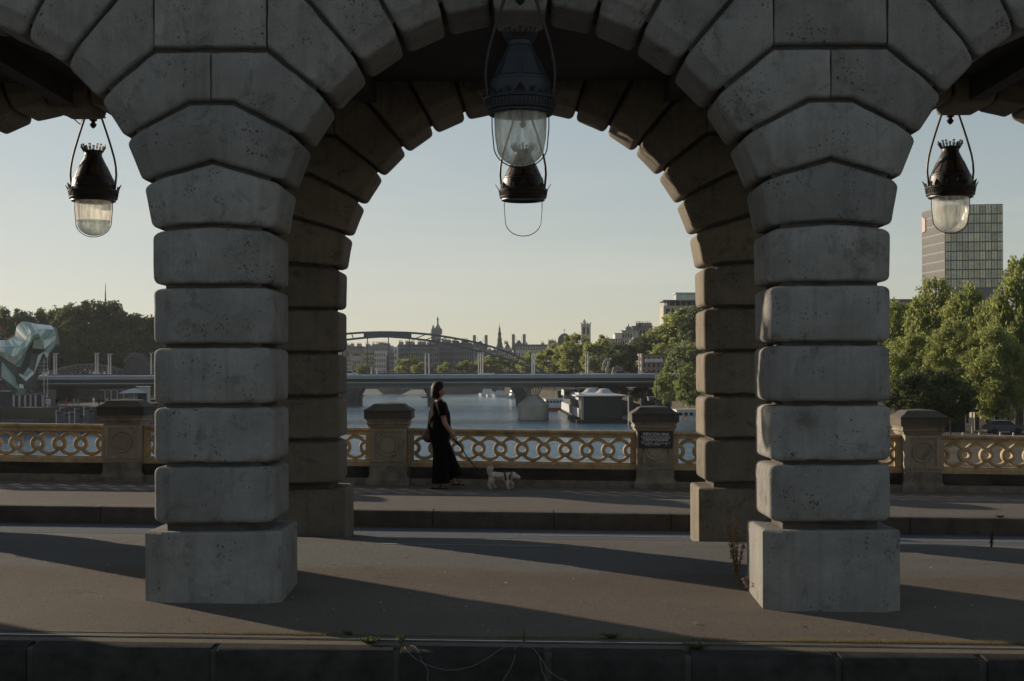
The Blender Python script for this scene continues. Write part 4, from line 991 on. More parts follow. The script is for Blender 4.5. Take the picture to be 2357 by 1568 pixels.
block('apartment_block', 'cream facade between the pyramid roof and the white building', 'building', 834, 863, 819, 870, 16, 'cityA', 'slate', 6, 7, 4, chim=1, group=GB)
block('apartment_block', 'white narrow building with tall windows', 'building', 862, 887, 809, 855, 22, 'cityB', None, 0, 6, 4, group=GB)
block('apartment_block', 'pinkish brick facade right of the white building', 'building', 893, 912, 818, 862, 16, 'cityD', 'slate', 4, 5, 4, group=GB)
block('apartment_block', 'low cream house at the arch rim', 'building', 797, 808, 834, 850, 14, 'cityA', 'slate', 3, 2, 3, group=GB)
block('apartment_block', 'long grey mansard block left of the gothic tower', 'building', 911, 1010, 808, 800, 26, 'cityC', 'slate', 15, 20, 4, chim=7, group=GB, pitch=.25)
block('apartment_block', 'long dark mansard block right of the gothic tower', 'building', 1009, 1090, 806, 810, 26, 'cityC', 'slate', 17, 16, 4, chim=6, group=GB, pitch=.25)
block('apartment_block', 'narrow lit wall at the left end of the long mansard block', 'building', 908, 914, 800, 790, 10, 'cityB', None, 0, 1, 4, group=GB)
for lb, a, b, tp in (('steep roofed pavilion between two tall chimneys, left one', 1092, 1119, 800), ('steep roofed pavilion between two tall chimneys, right one', 1182, 1207, 798)):
    t = block('pavilion', lb, 'building', a, b, tp, 1150, 20, 'cityC', 'slate', 15, 4, 3, group='steep roofed pavilions of the town hall', pitch=.6)
    u = U(1150); H = (872 - tp) * u
    for s in (-1, 1): MB().cbox(s * (b - a) / 2 * u, 4, H + 3.5, 2.4, 2.4, 13).build('chimney_stack', M['cityC'], t)
    for s in (-1, 1): MB().tube([(s * 2.2, 6, H + 4), (s * 2.2, 6, H + 8.5)], .12, 5).build('finial', M['slate'], t)
block('town_hall_wing', 'long low slate roofed wing of the town hall', 'building', 1187, 1273, 806, 1120, 20, 'cityA', 'slate', 13, 14, 3, chim=2)
block('town_hall_wing', 'gabled town hall wing right of the clock spire', 'building', 1156, 1181, 812, 1140, 20, 'cityA', 'slate', 22, 5, 3, chim=1, pitch=.55)
block('town_hall_wing', 'low wing left of the clock spire', 'building', 1119, 1146, 812, 1145, 20, 'cityC', 'slate', 6, 6, 3, chim=2)
block('rooftop_block', 'small block of chimneys left of the slate dome', 'building', 1262, 1284, 792, 1000, 16, 'cityA', 'slate', 3, 4, 2, chim=2)
# towers
def gothic():
    D = 1050; t = root_at('gothic_tower', 'square gothic bell tower with corner pinnacles rising over the steel arch', 'tower', 1003.5, 872, D); u = U(D)
    H = (872 - 768) * u; hw = 10.6 * u
    MB().box(-hw, hw, 0, 2 * hw, 0, H).build('shaft', M['cityC'], t)
    wn_ = MB()
    for s in (-.45, .45): wn_.box(s * hw - .9, s * hw + .9, -.15, .1, H - 17, H - 4)
    wn_.build('louvres', M['win'], t)
    for sx in (-1, 1):
        for sy in (0, 1): MB().lathe([(1.5, 0), (1.5, 3.0), (1.0, 3.4), (.15, 6.5)], 8, (sx * (hw - 1.2), sy * 2 * hw + (1.2 if not sy else -1.2), H)).build('pinnacle', M['cityC'], t)
    MB().lathe([(1.1, 0), (1.1, 2.0), (.15, 4.5)], 8, (-hw * .3, 1, H)).build('pinnacle', M['cityC'], t)
    MB().lathe([(3.4, 0), (3.2, 3.4), (2.2, 4.0), (1.7, 5.0), (.7, 6.4), (.5, 9.5), (.8, 10.4), (.3, 12.0), (.08, 12.8)], 8, (1.2, hw, H)).build('statue_turret', M['cityC'], t)
    MB().box(-hw - .5, hw + .5, -.5, 2 * hw + .5, H - .4, H + .4).build('cornice', M['cityC'], t)
gothic()
D = 1150; t = root_at('clock_spire', 'slender dark town hall clock spire', 'tower', 1150, 872, D)
u = U(D); H = (872 - 800) * u
MB().box(-2.4, 2.4, 0, 5, 0, H).build('shaft', M['cityA'], t)
MB().lathe([(2.6, 0), (2.6, 1), (2.1, 4), (1.7, 5.2), (2.0, 5.8), (1.5, 8), (1.2, 9.8), (1.6, 10.4), (1.3, 12), (.7, 13.5), (.9, 14.6), (.5, 16), (.15, 17.5), (.08, 20)], 12, (0, 2.5, H)).build('spire', M['slate'], t, 40)
D = 900; t = root_at('domed_church', 'dark slate dome with a cross above the trees', 'church', 1300, 872, D); u = U(D); H = (872 - 800) * u
MB().box(-5, 5, 0, 10, 0, H + 1).build('drum', M['cityC'], t)
mb = MB(); mb.rings([[(-w_, 5 - w_, z), (w_, 5 - w_, z), (w_, 5 + w_, z), (-w_, 5 + w_, z)] for w_, z in ((5.2, H), (4.4, H + 3), (3.9, H + 6), (3.2, H + 7.2), (1.9, H + 8.4), (.5, H + 9))]); mb.build('dome', M['slate'], t, 50)
MB().tube([(0, 5, H + 9), (0, 5, H + 12)], .15, 5).cbox(0, 5, H + 10.8, 1.4, .2, .2).build('cross', M['slate'], t)
D = 950; t = root_at('crenellated_tower', 'pale square crenellated tower with a small corner turret above the trees', 'tower', 1349, 872, D); u = U(D); H = (872 - 746) * u
MB().box(-3.1, 3.1, 0, 6.2, 0, H).build('shaft', M['cityA'], t)
mb = MB()
for k in range(4):
    x_ = -3 + 2 * k; mb.box(x_ - .5, x_ + .5, -.2, .4, H, H + .9)
mb.build('battlement', M['cityA'], t)
mb = MB()
for s in (-1.3, 1.3): mb.box(s - .6, s + .6, -.1, .1, H - 7, H - 2.2)
mb.build('bell_opening', M['win'], t)
MB().lathe([(1.1, 0), (1.1, 1.9), (.5, 2.6), (.1, 3.4)], 8, (-1, 2, H)).build('turret', M['cityA'], t)
MB().box(-3.3, 3.3, -.25, 6.4, H - 1.4, H - 1.0).build('string_course', M['cityA'], t)
block('white_block', 'low white flat roofed block over the trees', 'building', 1378, 1420, 781, 800, 20, 'cityB', None, 0, 9, 3)
block('white_block', 'taller white flat roofed block over the trees', 'building', 1416, 1434, 768, 790, 16, 'cityB', None, 0, 3, 3)
t = block('corner_building', 'cream corner building with small dome and balconies', 'building', 1432, 1456, 762, 640, 16, 'cityA', None, 0, 4, 6, rot=-14)
MB().lathe([(2.0, 0), (1.9, .8), (1.3, 1.7), (.3, 2.2), (.1, 3.4)], 14, (0, 3, (872 - 762) * U(640))).build('dome', M['zinc'], t, 40)
block('corner_building', 'right part of the domed corner building, its shade put into grey walls', 'building', 1456, 1502, 752, 665, 20, 'cityC', None, 0, 6, 5, chim=3)  # corner building's shaded part, shade put into the grey wall colour
block('turret_house', 'small house with a pointed zinc turret on the slope', 'building', 1449, 1476, 790, 610, 14, 'cityA', 'zinc', 14, 3, 4, pitch=.8)
t = block('brick_house', 'low brick house with white balconies beside the trees', 'building', 1478, 1532, 817, 420, 12, 'cityD', None, 0, 5, 3)
MB().cbox(0, -.6, (872 - 830) * U(420), 5.2, 1.0, 1.0).build('balcony', M['cityB'], t); MB().box(-3.4, 4.2, -1, 13, (872 - 816) * U(420), (872 - 814.5) * U(420)).build('flat_roof', M['slate'], t)
# modern terraced building on the hill
D = 560; u = U(D); t = root_at('terraced_building', 'modern terraced building with a teal glass top on the hill', 'building', 1570, 760, D)
def lvl(nm, a, b, t0, t1, m, dy=0, dep=16): prism_px([(a, t1), (b, t1), (b, t0), (a, t0)], D + dy, dep).build(nm, M[m], t, world=True)
lvl('lower_floors', 1527, 1650, 704, 772, 'cityA'); lvl('glass_floor', 1536, 1650, 692, 704, 'win', 2, 12); lvl('canopy', 1526, 1650, 690.5, 693, 'zinc', -1, 16)
lvl('top_glass_floor', 1556, 1650, 676, 690.5, 'gpanel', 3, 10); lvl('roof_slab', 1554, 1650, 673.5, 676, 'cityB', 2, 12)
wn_ = MB()
for k in range(9):
    for j in range(3): add_prism(wn_, [(1533 + 13 * k, 722 + 15 * j), (1541 + 13 * k, 722 + 15 * j), (1541 + 13 * k, 711 + 15 * j), (1533 + 13 * k, 711 + 15 * j)], D - .15, .3)
wn_.build('windows', M['win'], t, world=True, kind='stuff')
ml = MB()
for k in range(10): add_prism(ml, [(1558 + 10 * k, 690), (1559 + 10 * k, 690), (1559 + 10 * k, 676), (1558 + 10 * k, 676)], D + 2.8, .4)
for k in range(8): add_prism(ml, [(1540 + 13 * k, 704), (1541.4 + 13 * k, 704), (1541.4 + 13 * k, 692), (1540 + 13 * k, 692)], D + 1.8, .4)
ml.build('mullions', M['cityB'], t, world=True, kind='stuff')
# needle spire far left
c = P(241, 720, 1100); t = thing('needle_spire', 'thin dark needle spire above the left bank trees', 'spire', tuple(c))
MB().lathe([(1.8, -25), (1.6, 0), (1.0, 6), (.55, 12), (.3, 18), (.12, 23)], 8).build('needle', M['archsteel'], t)
MB().tube([(0, 0, 14), (0, 0, 23)], .15, 5).cbox(0, 0, 14.2, 1.4, .3, .3).build('cross', M['archsteel'], t)
block('far_block', 'dark flat block between the right pier and the glass tower', 'building', 2046, 2125, 691, 520, 20, 'cityC', None, 0, 8, 5, bot=900)

# ---- glass tower
tw = thing('glass_tower', 'tall glass office tower behind the right hand trees, left face louvred', 'tower', tuple(P(2174, 860, 420)))
def pt(vx, D, z): q = P(vx, 856, D); return Vector((q.x, D, z))
zt = P(2174, 474, 420).z; zb_ = -4.0
cA, cB, cC = pt(2121.6, 437, 0), pt(2174.5, 420, 0), pt(2307, 418, 0)
cD = Vector((cC.x + cA.x - cB.x, cC.y + cA.y - cB.y, 0))
MB().rings([[(p.x, p.y, z) for p in (cA, cB, cC, cD)] for z in (zb_, zt - .2)]).build('core', M['mullion'], tw, world=True)
def face(p, q, nx, nz, m, name, gap, proud, each):
    d = (q - p) / nx; n = Vector((d.y, -d.x, 0)).normalized(); hz = (zt - 26.0) / nz; rnd = random.Random(3); jm = MB()
    for i in range(nx):
        for j in range(nz):
            a = p + d * (i + gap) + n * proud; b = p + d * (i + 1 - gap) + n * proud; z0 = 26 + hz * (j + gap * .8); z1 = 26 + hz * (j + 1 - gap * .8)
            t1, t2, t3 = [rnd.uniform(-.02, .02) for _ in range(3)] if each else (0, 0, 0)
            mb = MB() if each else jm
            k = n * .12
            mb.rings([[tuple(a + n * t1 + Vector((0, 0, z0))), tuple(b + n * t2 + Vector((0, 0, z0))), tuple(b - k + Vector((0, 0, z0))), tuple(a - k + Vector((0, 0, z0)))],
                      [tuple(a + n * t3 + Vector((0, 0, z1))), tuple(b + Vector((0, 0, z1))), tuple(b - k + Vector((0, 0, z1))), tuple(a - k + Vector((0, 0, z1)))]])
            if each: mb.build(name, m, tw, world=True)
    if not each: jm.build(name, m, tw, world=True, kind='stuff')
zt_full = zt
face(cB, cC, 10, 9, M['tglass'], 'pane', .09, .10, True)
face(cA, cB, 24, 9, M['towerL'], 'louvre', .16, .14, False)
bands = MB()
for i in range(20):          # slim mullions at the middle and the edges of each pane
    p_ = cB + (cC - cB) * (i / 20 + .0); d = (cC - cB).normalized(); n = Vector((d.y, -d.x, 0))
    w_ = .05 if i % 2 else .09
    bands.rings([[tuple(p_ + d * a + n * k + Vector((0, 0, z))) for a, k in ((-w_, .22), (w_, .22), (w_, .0), (-w_, .0))] for z in (26, zt)])
for j in range(10):
    z = 26 + (zt - 26) / 9 * j
    for p, q in ((cA, cB), (cB, cC)):
        d = (q - p).normalized(); n = Vector((d.y, -d.x, 0)); bands.rings([[tuple(p + n * k + Vector((0, 0, z + zz))) for k, zz in ((.18, -.14), (.18, .14), (-.1, .14), (-.1, -.14))], [tuple(q + n * k + Vector((0, 0, z + zz))) for k, zz in ((.18, -.14), (.18, .14), (-.1, .14), (-.1, -.14))]])
bands.build('floor_bands', M['mullion'], tw, world=True, kind='stuff')
n = Vector(((cB - cA).y, -(cB - cA).x, 0)).normalized(); a = cA + (cB - cA) * .05 + n * .3; b = cA + (cB - cA) * .2 + n * .3
MB().rings([[tuple(a + Vector((0, 0, zt - 6.5))), tuple(b + Vector((0, 0, zt - 6.2))), tuple(b + n * .1 + Vector((0, 0, zt - 6.2))), tuple(a + n * .1 + Vector((0, 0, zt - 6.5)))],
            [tuple(a + Vector((0, 0, zt - 1.4))), tuple(b + Vector((0, 0, zt - 2.6))), tuple(b + n * .1 + Vector((0, 0, zt - 2.6))), tuple(a + n * .1 + Vector((0, 0, zt - 1.4)))]]).build('pink_panel', M['pink'], tw, world=True)
an = cB + Vector((8, 8, 0)); MB().tube([tuple(an + Vector((0, 0, zt - 1))), tuple(an + Vector((0, 0, zt + 3)))], .25, 6).cbox(an.x + .5, an.y, zt + 1.2, 1.5, .8, 1.6).build('antenna', M['metalpale'], tw, world=True)

# ---- green folded glass building, left
DG = 300
gb = root_at('green_glass_building', 'folded pale green glass building on the left bank', 'building', 60, 1000, DG)
def G(x, y, d=0): return P(.1651 * x, 719.3 + .1651 * y, DG + d)
LA = [(-120, 385), (0, 385), (95, 385), (190, 320), (215, 185), (280, 125), (340, 125), (480, 155), (700, 180)]
LB_ = [(-120, 485), (0, 485), (110, 490), (240, 485), (350, 390), (385, 330), (420, 270), (515, 235), (735, 240)]
LC = [(-120, 500), (0, 545), (90, 580), (175, 625), (280, 550), (370, 460), (440, 330), (520, 290), (590, 385)]
LD = [(-120, 560), (0, 610), (100, 680), (190, 735), (290, 620), (370, 500), (440, 380), (530, 350), (605, 515)]
def panel(pts, deps, m, name='glass_panel'):
    f = [G(x, y, d) for (x, y), d in zip(pts, deps)]; bk = [q + Vector((0, .35, 0)) for q in f]
    return MB().rings([[tuple(q) for q in f], [tuple(q) for q in bk]]).build(name, m, gb, world=True)
def strip(T, Bm, d0, d1, mats, sub=1):
    for i in range(len(T) - 1):
        for s in range(sub):
            a, b = s / sub, (s + 1) / sub
            lerp = lambda L, k: (L[i][0] + (L[i + 1][0] - L[i][0]) * k, L[i][1] + (L[i + 1][1] - L[i][1]) * k)
            q = [lerp(Bm, a), lerp(Bm, b), lerp(T, b), lerp(T, a)]
            cx, cy = sum(p[0] for p in q) / 4, sum(p[1] for p in q) / 4
            q = [(cx + (x - cx) * .975, cy + (y - cy) * .955) for x, y in q]
            panel(q, (d1, d1, d0, d0), mats[(i + s) % len(mats)])
strip(LA, LB_, 5, 1.5, [M['gpanel'], M['gpanelpale'], M['gpanel']], 2)
strip(LB_, LC, 1.3, .6, [M['gpanel'], M['gpanelpale']], 2)
strip(LC, LD, .5, 1.5, [M['gpanelpale']], 2)
for q, d, m in ([((595, 390), (755, 312), (735, 245), (528, 243)), (1, 3, 3, 1), 'gpanel'], [((605, 512), (757, 368), (757, 318), (597, 390)), (1, 3.2, 3, 1), 'gpanelpale'],
                [((612, 530), (660, 575), (745, 470), (755, 375)), (2, 3, 4, 3.5), 'gpanel'], [((640, 640), (660, 580), (615, 540), (590, 560)), (3, 3, 2, 2), 'gpanelpale'],
                [((440, 500), (590, 515), (540, 365), (455, 385)), (3, 3, 2.4, 2.4), 'gpanelpale'], [((385, 765), (440, 820), (510, 600), (430, 560)), (2.5, 2.5, 3, 3), 'gdark'],
                [((250, 750), (380, 760), (440, 520), (380, 510)), (5, 5, 5, 5), 'gdark'], [((300, 880), (350, 905), (435, 815), (378, 765)), (2, 1.6, 2, 2.5), 'gpanel'],
                [((245, 870), (345, 960), (350, 905), (255, 850)), (1, .5, .6, 1), 'gpanelpale'], [((345, 960), (455, 860), (440, 820), (350, 905)), (.5, 1, 1.2, .6), 'gpanelpale'],
                [((455, 860), (530, 680), (590, 545), (515, 600)), (1, 1.5, 2, 2), 'gpanelpale'], [((0, 900), (240, 1080), (190, 900), (10, 690)), (1, .5, .5, 1), 'gpanel'],
                [((0, 905), (180, 1160), (240, 1085), (60, 940)), (2, 1, .6, 1.5), 'gdark'], [((185, 1162), (310, 1150), (365, 1060), (245, 1075)), (1, 1.5, 1, .6), 'gpanel'],
                [((255, 1000), (365, 1030), (450, 870), (345, 965)), (.8, .8, 1.2, .7), 'gdark'], [((250, 1060), (310, 1060), (300, 1005), (250, 1000)), (.4, .4, .6, .6), 'gpanelpale'],
                [((60, 700), (190, 895), (240, 1070), (245, 880), (185, 745), (60, 650)), (1.6, 1.4, 1, 1, 1.4, 1.5), 'gdark'], [((190, 760), (270, 760), (360, 540), (290, 630)), (2, 3, 3, 2), 'gpanel']):
    panel(q, d, M[m])
prism_px([(.1651 * x, 719.3 + .1651 * y) for x, y in ((-200, 930), (0, 920), (180, 1140), (300, 1130), (470, 830), (620, 600), (735, 440), (690, 200), (470, 180), (330, 150), (230, 200), (200, 330), (90, 400), (-200, 400))], DG + 5.6, 4).build('inner_volume', M['gdark'], gb, world=True)
stc = MB()
for x in (600, 650): stc.tube([tuple(G(x, 640, 4)), tuple(G(x, 1400, 4))], .12, 5)
for y in (690, 740, 790, 830): stc.tube([tuple(G(520, y + 10, 4)), tuple(G(655, y, 4))], .10, 5)
stc.build('stair_frame', M['metalpale'], gb, world=True)
for x in (175, 255, 335, 410, 480, 580, 640):
    MB().tube([tuple(G(x, 1150, 3)), tuple(G(x, 1450, 3))], .22, 8).build('column', M['metalpale'], gb, world=True)
for x0_, x1_, y0_, y1_ in ((330, 400, 1120, 1150), (410, 470, 1120, 1150), (480, 560, 1120, 1150), (585, 635, 1120, 1150)):
    panel(((x0_, y1_), (x1_, y1_), (x1_, y0_), (x0_, y0_)), (3, 3, 3, 3), M['cityC'], 'balustrade')
prism_px([(.1651 * x, 719.3 + .1651 * y) for x, y in ((-200, 1470), (600, 1470), (600, 1080), (400, 1100), (-200, 1100))], DG + 7, 8).build('ground_floor', M['slate'], gb, world=True)
ga = root_at('red_canopy', 'red canopy on the roof left of the green glass building', 'canopy', 0, 768, DG + 10)
MB().rings([[tuple(G(x, y, 8 + d)) for d in (0, 5)] + [tuple(G(x, y + 25, 8 + d)) for d in (5, 0)] for x, y in ((-150, 215), (0, 215), (40, 245), (45, 280))]).build('canopy', M['red'], ga, world=True)

# ---- left quay: piles, parasol, people, lamps
rnd = random.Random(5)
xs_p = [(133, 945), (142, 938), (152, 950), (163, 948), (176, 940), (188, 952), (197, 935), (208, 941), (262, 936), (271, 945), (283, 940), (293, 931), (303, 938), (313, 944), (324, 934), (334, 928), (345, 940)]
for i, (vx, vt) in enumerate(xs_p):
    D = 283 + (i % 3) * 4; c = P(vx, 990, D); ordn = ['first','second','third','fourth','fifth','sixth','seventh','eighth']; t_ = thing('mooring_pile', ('grey mooring pile, %s from the left in the pile row left of the gap' % ordn[i]) if i < 8 else ('grey mooring pile, %s from the left in the pile row under the white parasol' % (ordn + ['ninth'])[i - 8]), 'pile', (c.x, D, ZW - 2), 'grey mooring piles before the left quay')
    h = P(vx, vt, D).z - (ZW - 2)
    MB().lathe([(.52, 0), (.52, h - .05), (.46, h)], 14).build('shaft', M['pile'], t_, 40)
    MB().lathe([(.54, h - .7), (.54, h - .4)], 14).build('collar', M['hulldark'], t_, 40)
c = P(307, 905, 288); t = thing('parasol', 'large white square parasol on the left quay above the stone pillar', 'parasol', (c.x, c.y, ZQ))
zz = c.z - ZQ
MB().rings([[(-2.5, -2.5, zz), (2.5, -2.5, zz), (2.5, 2.5, zz), (-2.5, 2.5, zz)], [(-.9, -.9, zz + .75), (.9, -.9, zz + .75), (.9, .9, zz + .75), (-.9, .9, zz + .75)], [(-.1, -.1, zz + .95), (.1, -.1, zz + .95), (.1, .1, zz + .95), (-.1, .1, zz + .95)]]).build('canopy', M['awning'], t)
MB().tube([(0, 0, 0), (0, 0, zz + .8)], .09, 6).build('pole', M['metalpale'], t)
c = P(326, 925, 289); t = thing('kiosk', 'small pale kiosk under the parasol on the left quay', 'kiosk', (c.x, c.y, ZQ))
MB().box(-1.1, 1.1, 0, 2, 0, 4.2).build('booth', M['cityA'], t); MB().box(-.9, .9, -.08, 0, 1.4, 3.2).build('hatch', M['win'], t); MB().box(-1.3, 1.3, -.3, 2.2, 4.2, 4.35).build('roof', M['white'], t)
def small_person(vx, D, z, label, group, col):
    c = P(vx, 900, D); t_ = thing('person', label, 'person', (c.x, D, z), group)
    mb = MB()
    for s in (-1, 1):
        mb.tube([(s * .09, .02 * s, 0), (s * .09, 0, .45), (s * .08, 0, .85)], [.05, .06, .09], 8)
        mb.tube([(s * .2, 0, 1.42), (s * .24, 0, 1.15), (s * .22, -.06, .88)], [.055, .045, .035], 6)
    mb.lathe([(.12, .8), (.17, .95), (.15, 1.15), (.2, 1.38), (.12, 1.48), (.055, 1.5), (.06, 1.56)], 12); mb.ell((0, 0, 1.66), (.09, .1, .12), 10, 8)
    mb.build('body', col, t_, 60)
pc = [M['cloth'], M['white'], M['black'], M['red'], M['cloth']]
for i, vx in enumerate((104, 112, 128, 150, 168, 178, 214, 226, 246, 258)):
    small_person(vx, 300 + (i * 7) % 11, ZQ, 'distant person on the left quay behind the piles, %s from the left, in %s' % (['first','second','third','fourth','fifth','sixth','seventh','eighth','ninth','tenth'][i], ['grey', 'white', 'black', 'red', 'dark grey'][i % 5]), 'people on the left quay', pc[i % 5])
for i, vx in enumerate((240, 254, 268, 283)):
    c = P(vx, 905, 300); t_ = thing('quay_lamp', 'thin angled lamp post on the left quay, %s of four left of the parasol' % ['first', 'second', 'third', 'last'][i], 'lamp post', (c.x, 300, ZQ), 'thin lamp posts on the left quay')
    MB().tube([(0, 0, 0), (0, 0, c.z - ZQ + .6), (-.9, 0, c.z - ZQ + .7)], .07, 6).build('post', M['metalpale'], t_)
t = root_at('barrier', 'red and white barrier by the columns of the green building', 'barrier', 108, 925, 296)
for k in range(4):
    c = P(108, 918 + 3 * k, 296); MB().cbox(c.x, c.y, c.z, .9, .15, .26).build('stripe', M['red'] if k % 2 == 0 else M['white'], t, world=True)
c = P(108, 930, 296); MB().cbox(c.x, c.y, (c.z + ZQ) / 2, .12, .12, c.z - ZQ + 1.4).build('post', M['metalpale'], t, world=True)
c = P(60, 975, 285); tag(MB().box(P(-120, 0, 288).x, P(78, 0, 288).x, 284, 289, ZW - 1, P(60, 967, 288).z).build('quay_wall', M['oldstone']), 'low grey wall along the left quay under the green building', 'wall')

# ---- boats and floating buildings
def hull(mb, L, W, H, bow=.25):
    ps = [(-L / 2, -W / 2 * .85), (-L / 2 + .3, -W / 2), (L / 2 - L * bow, -W / 2), (L / 2, 0), (L / 2 - L * bow, W / 2), (-L / 2 + .3, W / 2), (-L / 2, W / 2 * .85)]
    return mb.rings([[(x * .92, y * .8, -.4) for x, y in ps], [(x * .96, y * .92, H * .45) for x, y in ps], [(x, y, H) for x, y in ps]])
def boat(vx, vw, L, W, H, label, deck, cat='boat', rot=0, hullm='white', cabm='white', group='white boats moored at the right bank', band=None):
    D = FL * 12 / (vw - HY); c = P(vx, vw, D); t_ = thing('moored_boat', label, cat, (c.x, c.y, ZW), group, rot=(0, 0, radians(rot)))
    hull(MB(), L, W, H).build('hull', M[hullm], t_, 30)
    if band: hull(MB(), L + .06, W + .06, H * .55).build('hull_band', M[band], t_, 30)
    for i, (a, b, h0, h1) in enumerate(deck):
        MB().rings([[(a, -W * .38, h0), (b, -W * .38, h0), (b, W * .38, h0), (a, W * .38, h0)], [(a + .2, -W * .34, h1), (b - .5, -W * .34, h1), (b - .5, W * .34, h1), (a + .2, W * .34, h1)]]).build('cabin', M[cabm], t_)
        mb = MB(); n = max(1, int((b - a) / 1.1)); hm = (h0 + h1) / 2 + .1
        for k in range(n):
            x_ = a + .4 + (b - a - .9) * (k + .5) / n
            mb.box(x_ - .33, x_ + .33, -W * .40, -W * .33, hm - .3, hm + .35)
        mb.box(b - .5, b - .05, -W * .3, W * .3, hm - .3, hm + .35); mb.build('windows', M['win'], t_, kind='stuff')
        MB().box(a - .1, b - .2, -W * .4, W * .4, h1, h1 + .12).build('roof', M['white'], t_)
    mb = MB()
    for x_ in [(-L / 2 + .5) + k * 1.2 for k in range(int((L - 1) / 1.2))]: mb.tube([(x_, -W / 2 + .1, H), (x_, -W / 2 + .1, H + .9)], .03, 4)
    mb.tube([(-L / 2 + .4, -W / 2 + .1, H + .9), (L / 2 - L * .25, -W / 2 + .1, H + .9)], .035, 4); mb.build('rail', M['metalpale'], t_, kind='stuff')
    MB().tube([(0, 0, H), (0, 0, H + 4.4)], .05, 5).build('mast', M['metalpale'], t_)
    return t_
boat(1118, 912, 7.5, 3, 1.5, 'white cabin boat leftmost of the moored cluster', [(-3, 1.6, 1.5, 3.4)], rot=165)
boat(1131, 913, 6, 3, 1.1, 'low white motor boat between the first two cabin boats', [(-2, .8, 1.1, 2.3)], rot=150)
boat(1150, 914, 8, 3.4, 1.3, 'white cabin boat with grey stern, right in the cluster', [(-3, 1.8, 1.3, 2.9)], rot=170, hullm='white')
boat(1181, 917, 6.5, 3.2, 1.4, 'white cabin cruiser with big windscreen beside the bridge piers', [(-2.4, 1.4, 1.4, 3.6)], rot=200)
boat(1279, 946, 9, 4, 1.7, 'red and white passenger boat with a pale awning beside the dark barge', [(-4, 3.2, 1.7, 3.7)], rot=20, band='red', group='boats at the right bank')
boat(1583, 992, 9, 4.2, 2.2, 'white work boat with square windows and a life ring by the right pier', [(-3, 2.4, 2.2, 4.2)], rot=12, group='boats at the right bank')
p = P(1575, 962, 283); t = thing('life_ring', 'life ring hanging on the white work boat', 'life ring', (p.x - .3, p.y - 2.25, p.z))
MB().rings([[((.38 + .08 * cos(b)) * cos(a), .08 * sin(b), (.38 + .08 * cos(b)) * sin(a)) for b in [2 * pi * q / 8 for q in range(8)]] for a in [2 * pi * q / 20 for q in range(21)]], cap=False).build('ring', M['orange'], t, 60)
c = P(978, 915, 670); t = thing('dinghy', 'tiny dark inflatable dinghy with two people left of the walking woman', 'boat', (c.x, c.y, ZW))
MB().tube([(-1.6, -.7, .25), (1.2, -.7, .3), (1.9, 0, .5), (1.2, .7, .3), (-1.6, .7, .25)], .25, 8).box(-1.5, 1.2, -.6, .6, .05, .15).build('tube', M['hulldark'], t, 60)
for dx in (-.9, .5):
    MB().lathe([(.22, .1), (.25, .5), (.2, .8), (.08, .9)], 10, (dx, 0, .1)).ell((dx, 0, 1.15), (.12, .12, .15), 8, 6).build('passenger', M['cloth'], t, 60)
# dark floating restaurant
DR = 332; c = P(1385, 974, DR); t = thing('floating_restaurant', 'dark glazed floating restaurant with white domed canopy roof on the right bank', 'floating building', (c.x, DR, ZW)); u = U(DR)
W2 = 47 * u; HH = 62 * u
t.rotation_euler.z = radians(1.4)
MB().box(-W2 - 1.2, W2 + 1.4, -1.2, 84, -.4, .8).build('pontoon', M['hulldark'], t)
MB().box(-W2, W2, 0, 80, .8, HH).build('dark_glazing', M['hulldark'], t)
for k in range(9):
    a = -W2 + .9 + k * (2 * W2 - .9) / 9; MB().box(a + .05, a + (2 * W2 - .9) / 9 - .05, -.06, .0, 1.1, HH - .3).build('glass_panel', M['win'], t)
MB().box(-W2 - .05, -W2 + .55, -.12, .4, .8, HH).build('corner_post', M['cityD'], t)
for j, (za, zb2, mm) in enumerate(((1.4, 3.4, 'awning'), (5.4, 7.0, 'awning'))):
    MB().rings([[(-W2 - .6, .8, za), (-W2 - .6, 78, za), (-W2 - .5, 78, zb2), (-W2 - .5, .8, zb2)], [(-W2 - .02, .8, za), (-W2 - .02, 78, za), (-W2 - .02, 78, zb2), (-W2 - .02, .8, zb2)]]).build('side_awning', M[mm], t)
ra = MB(); rr_ = [(-W2 - 1.4, -1.2), (W2 + 1.2, -1.2), (W2 + 1.2, 19), (-W2 - 1.4, 19)]
ra.rings([[(x_, y_, HH + .02) for x_, y_ in rr_], [(x_ * .98, y_, HH + .25) for x_, y_ in rr_], [(x_ * .5, 9 + (y_ - 9) * .5, HH + .75) for x_, y_ in rr_]]).build('canopy', M['awning'], t)
for dx, dy in ((-1.6, 12), (1.0, 5)):
    MB().lathe([(4.2, .2), (2.6, .55), (1.7, 1.0), (1.25, 1.45), (1.15, 1.6), (.6, 1.75), (.05, 1.8)], 24, (dx, dy, HH)).build('canopy_dome', M['awning'], t, 60)
for vx, vt, vb, D in ((1451, 913, 990, 322), (1479, 918, 990, 330)):
    c = P(vx, vb, D); t_ = thing('dolphin_post', ['tall dark mooring post right of the floating restaurant', 'dark mooring post with a pale capping frame'][vx > 1460], 'post', (c.x, D, ZW - 1), 'mooring posts by the restaurant')
    h = P(vx, vt, D).z - ZW + 1; MB().cbox(.15, 0, h / 2, .9, .9, h).build('post', M['hulldark'], t_); MB().cbox(-.4, 0, h / 2, .22, .8, h).build('edge_strip', M['metalpale'], t_)
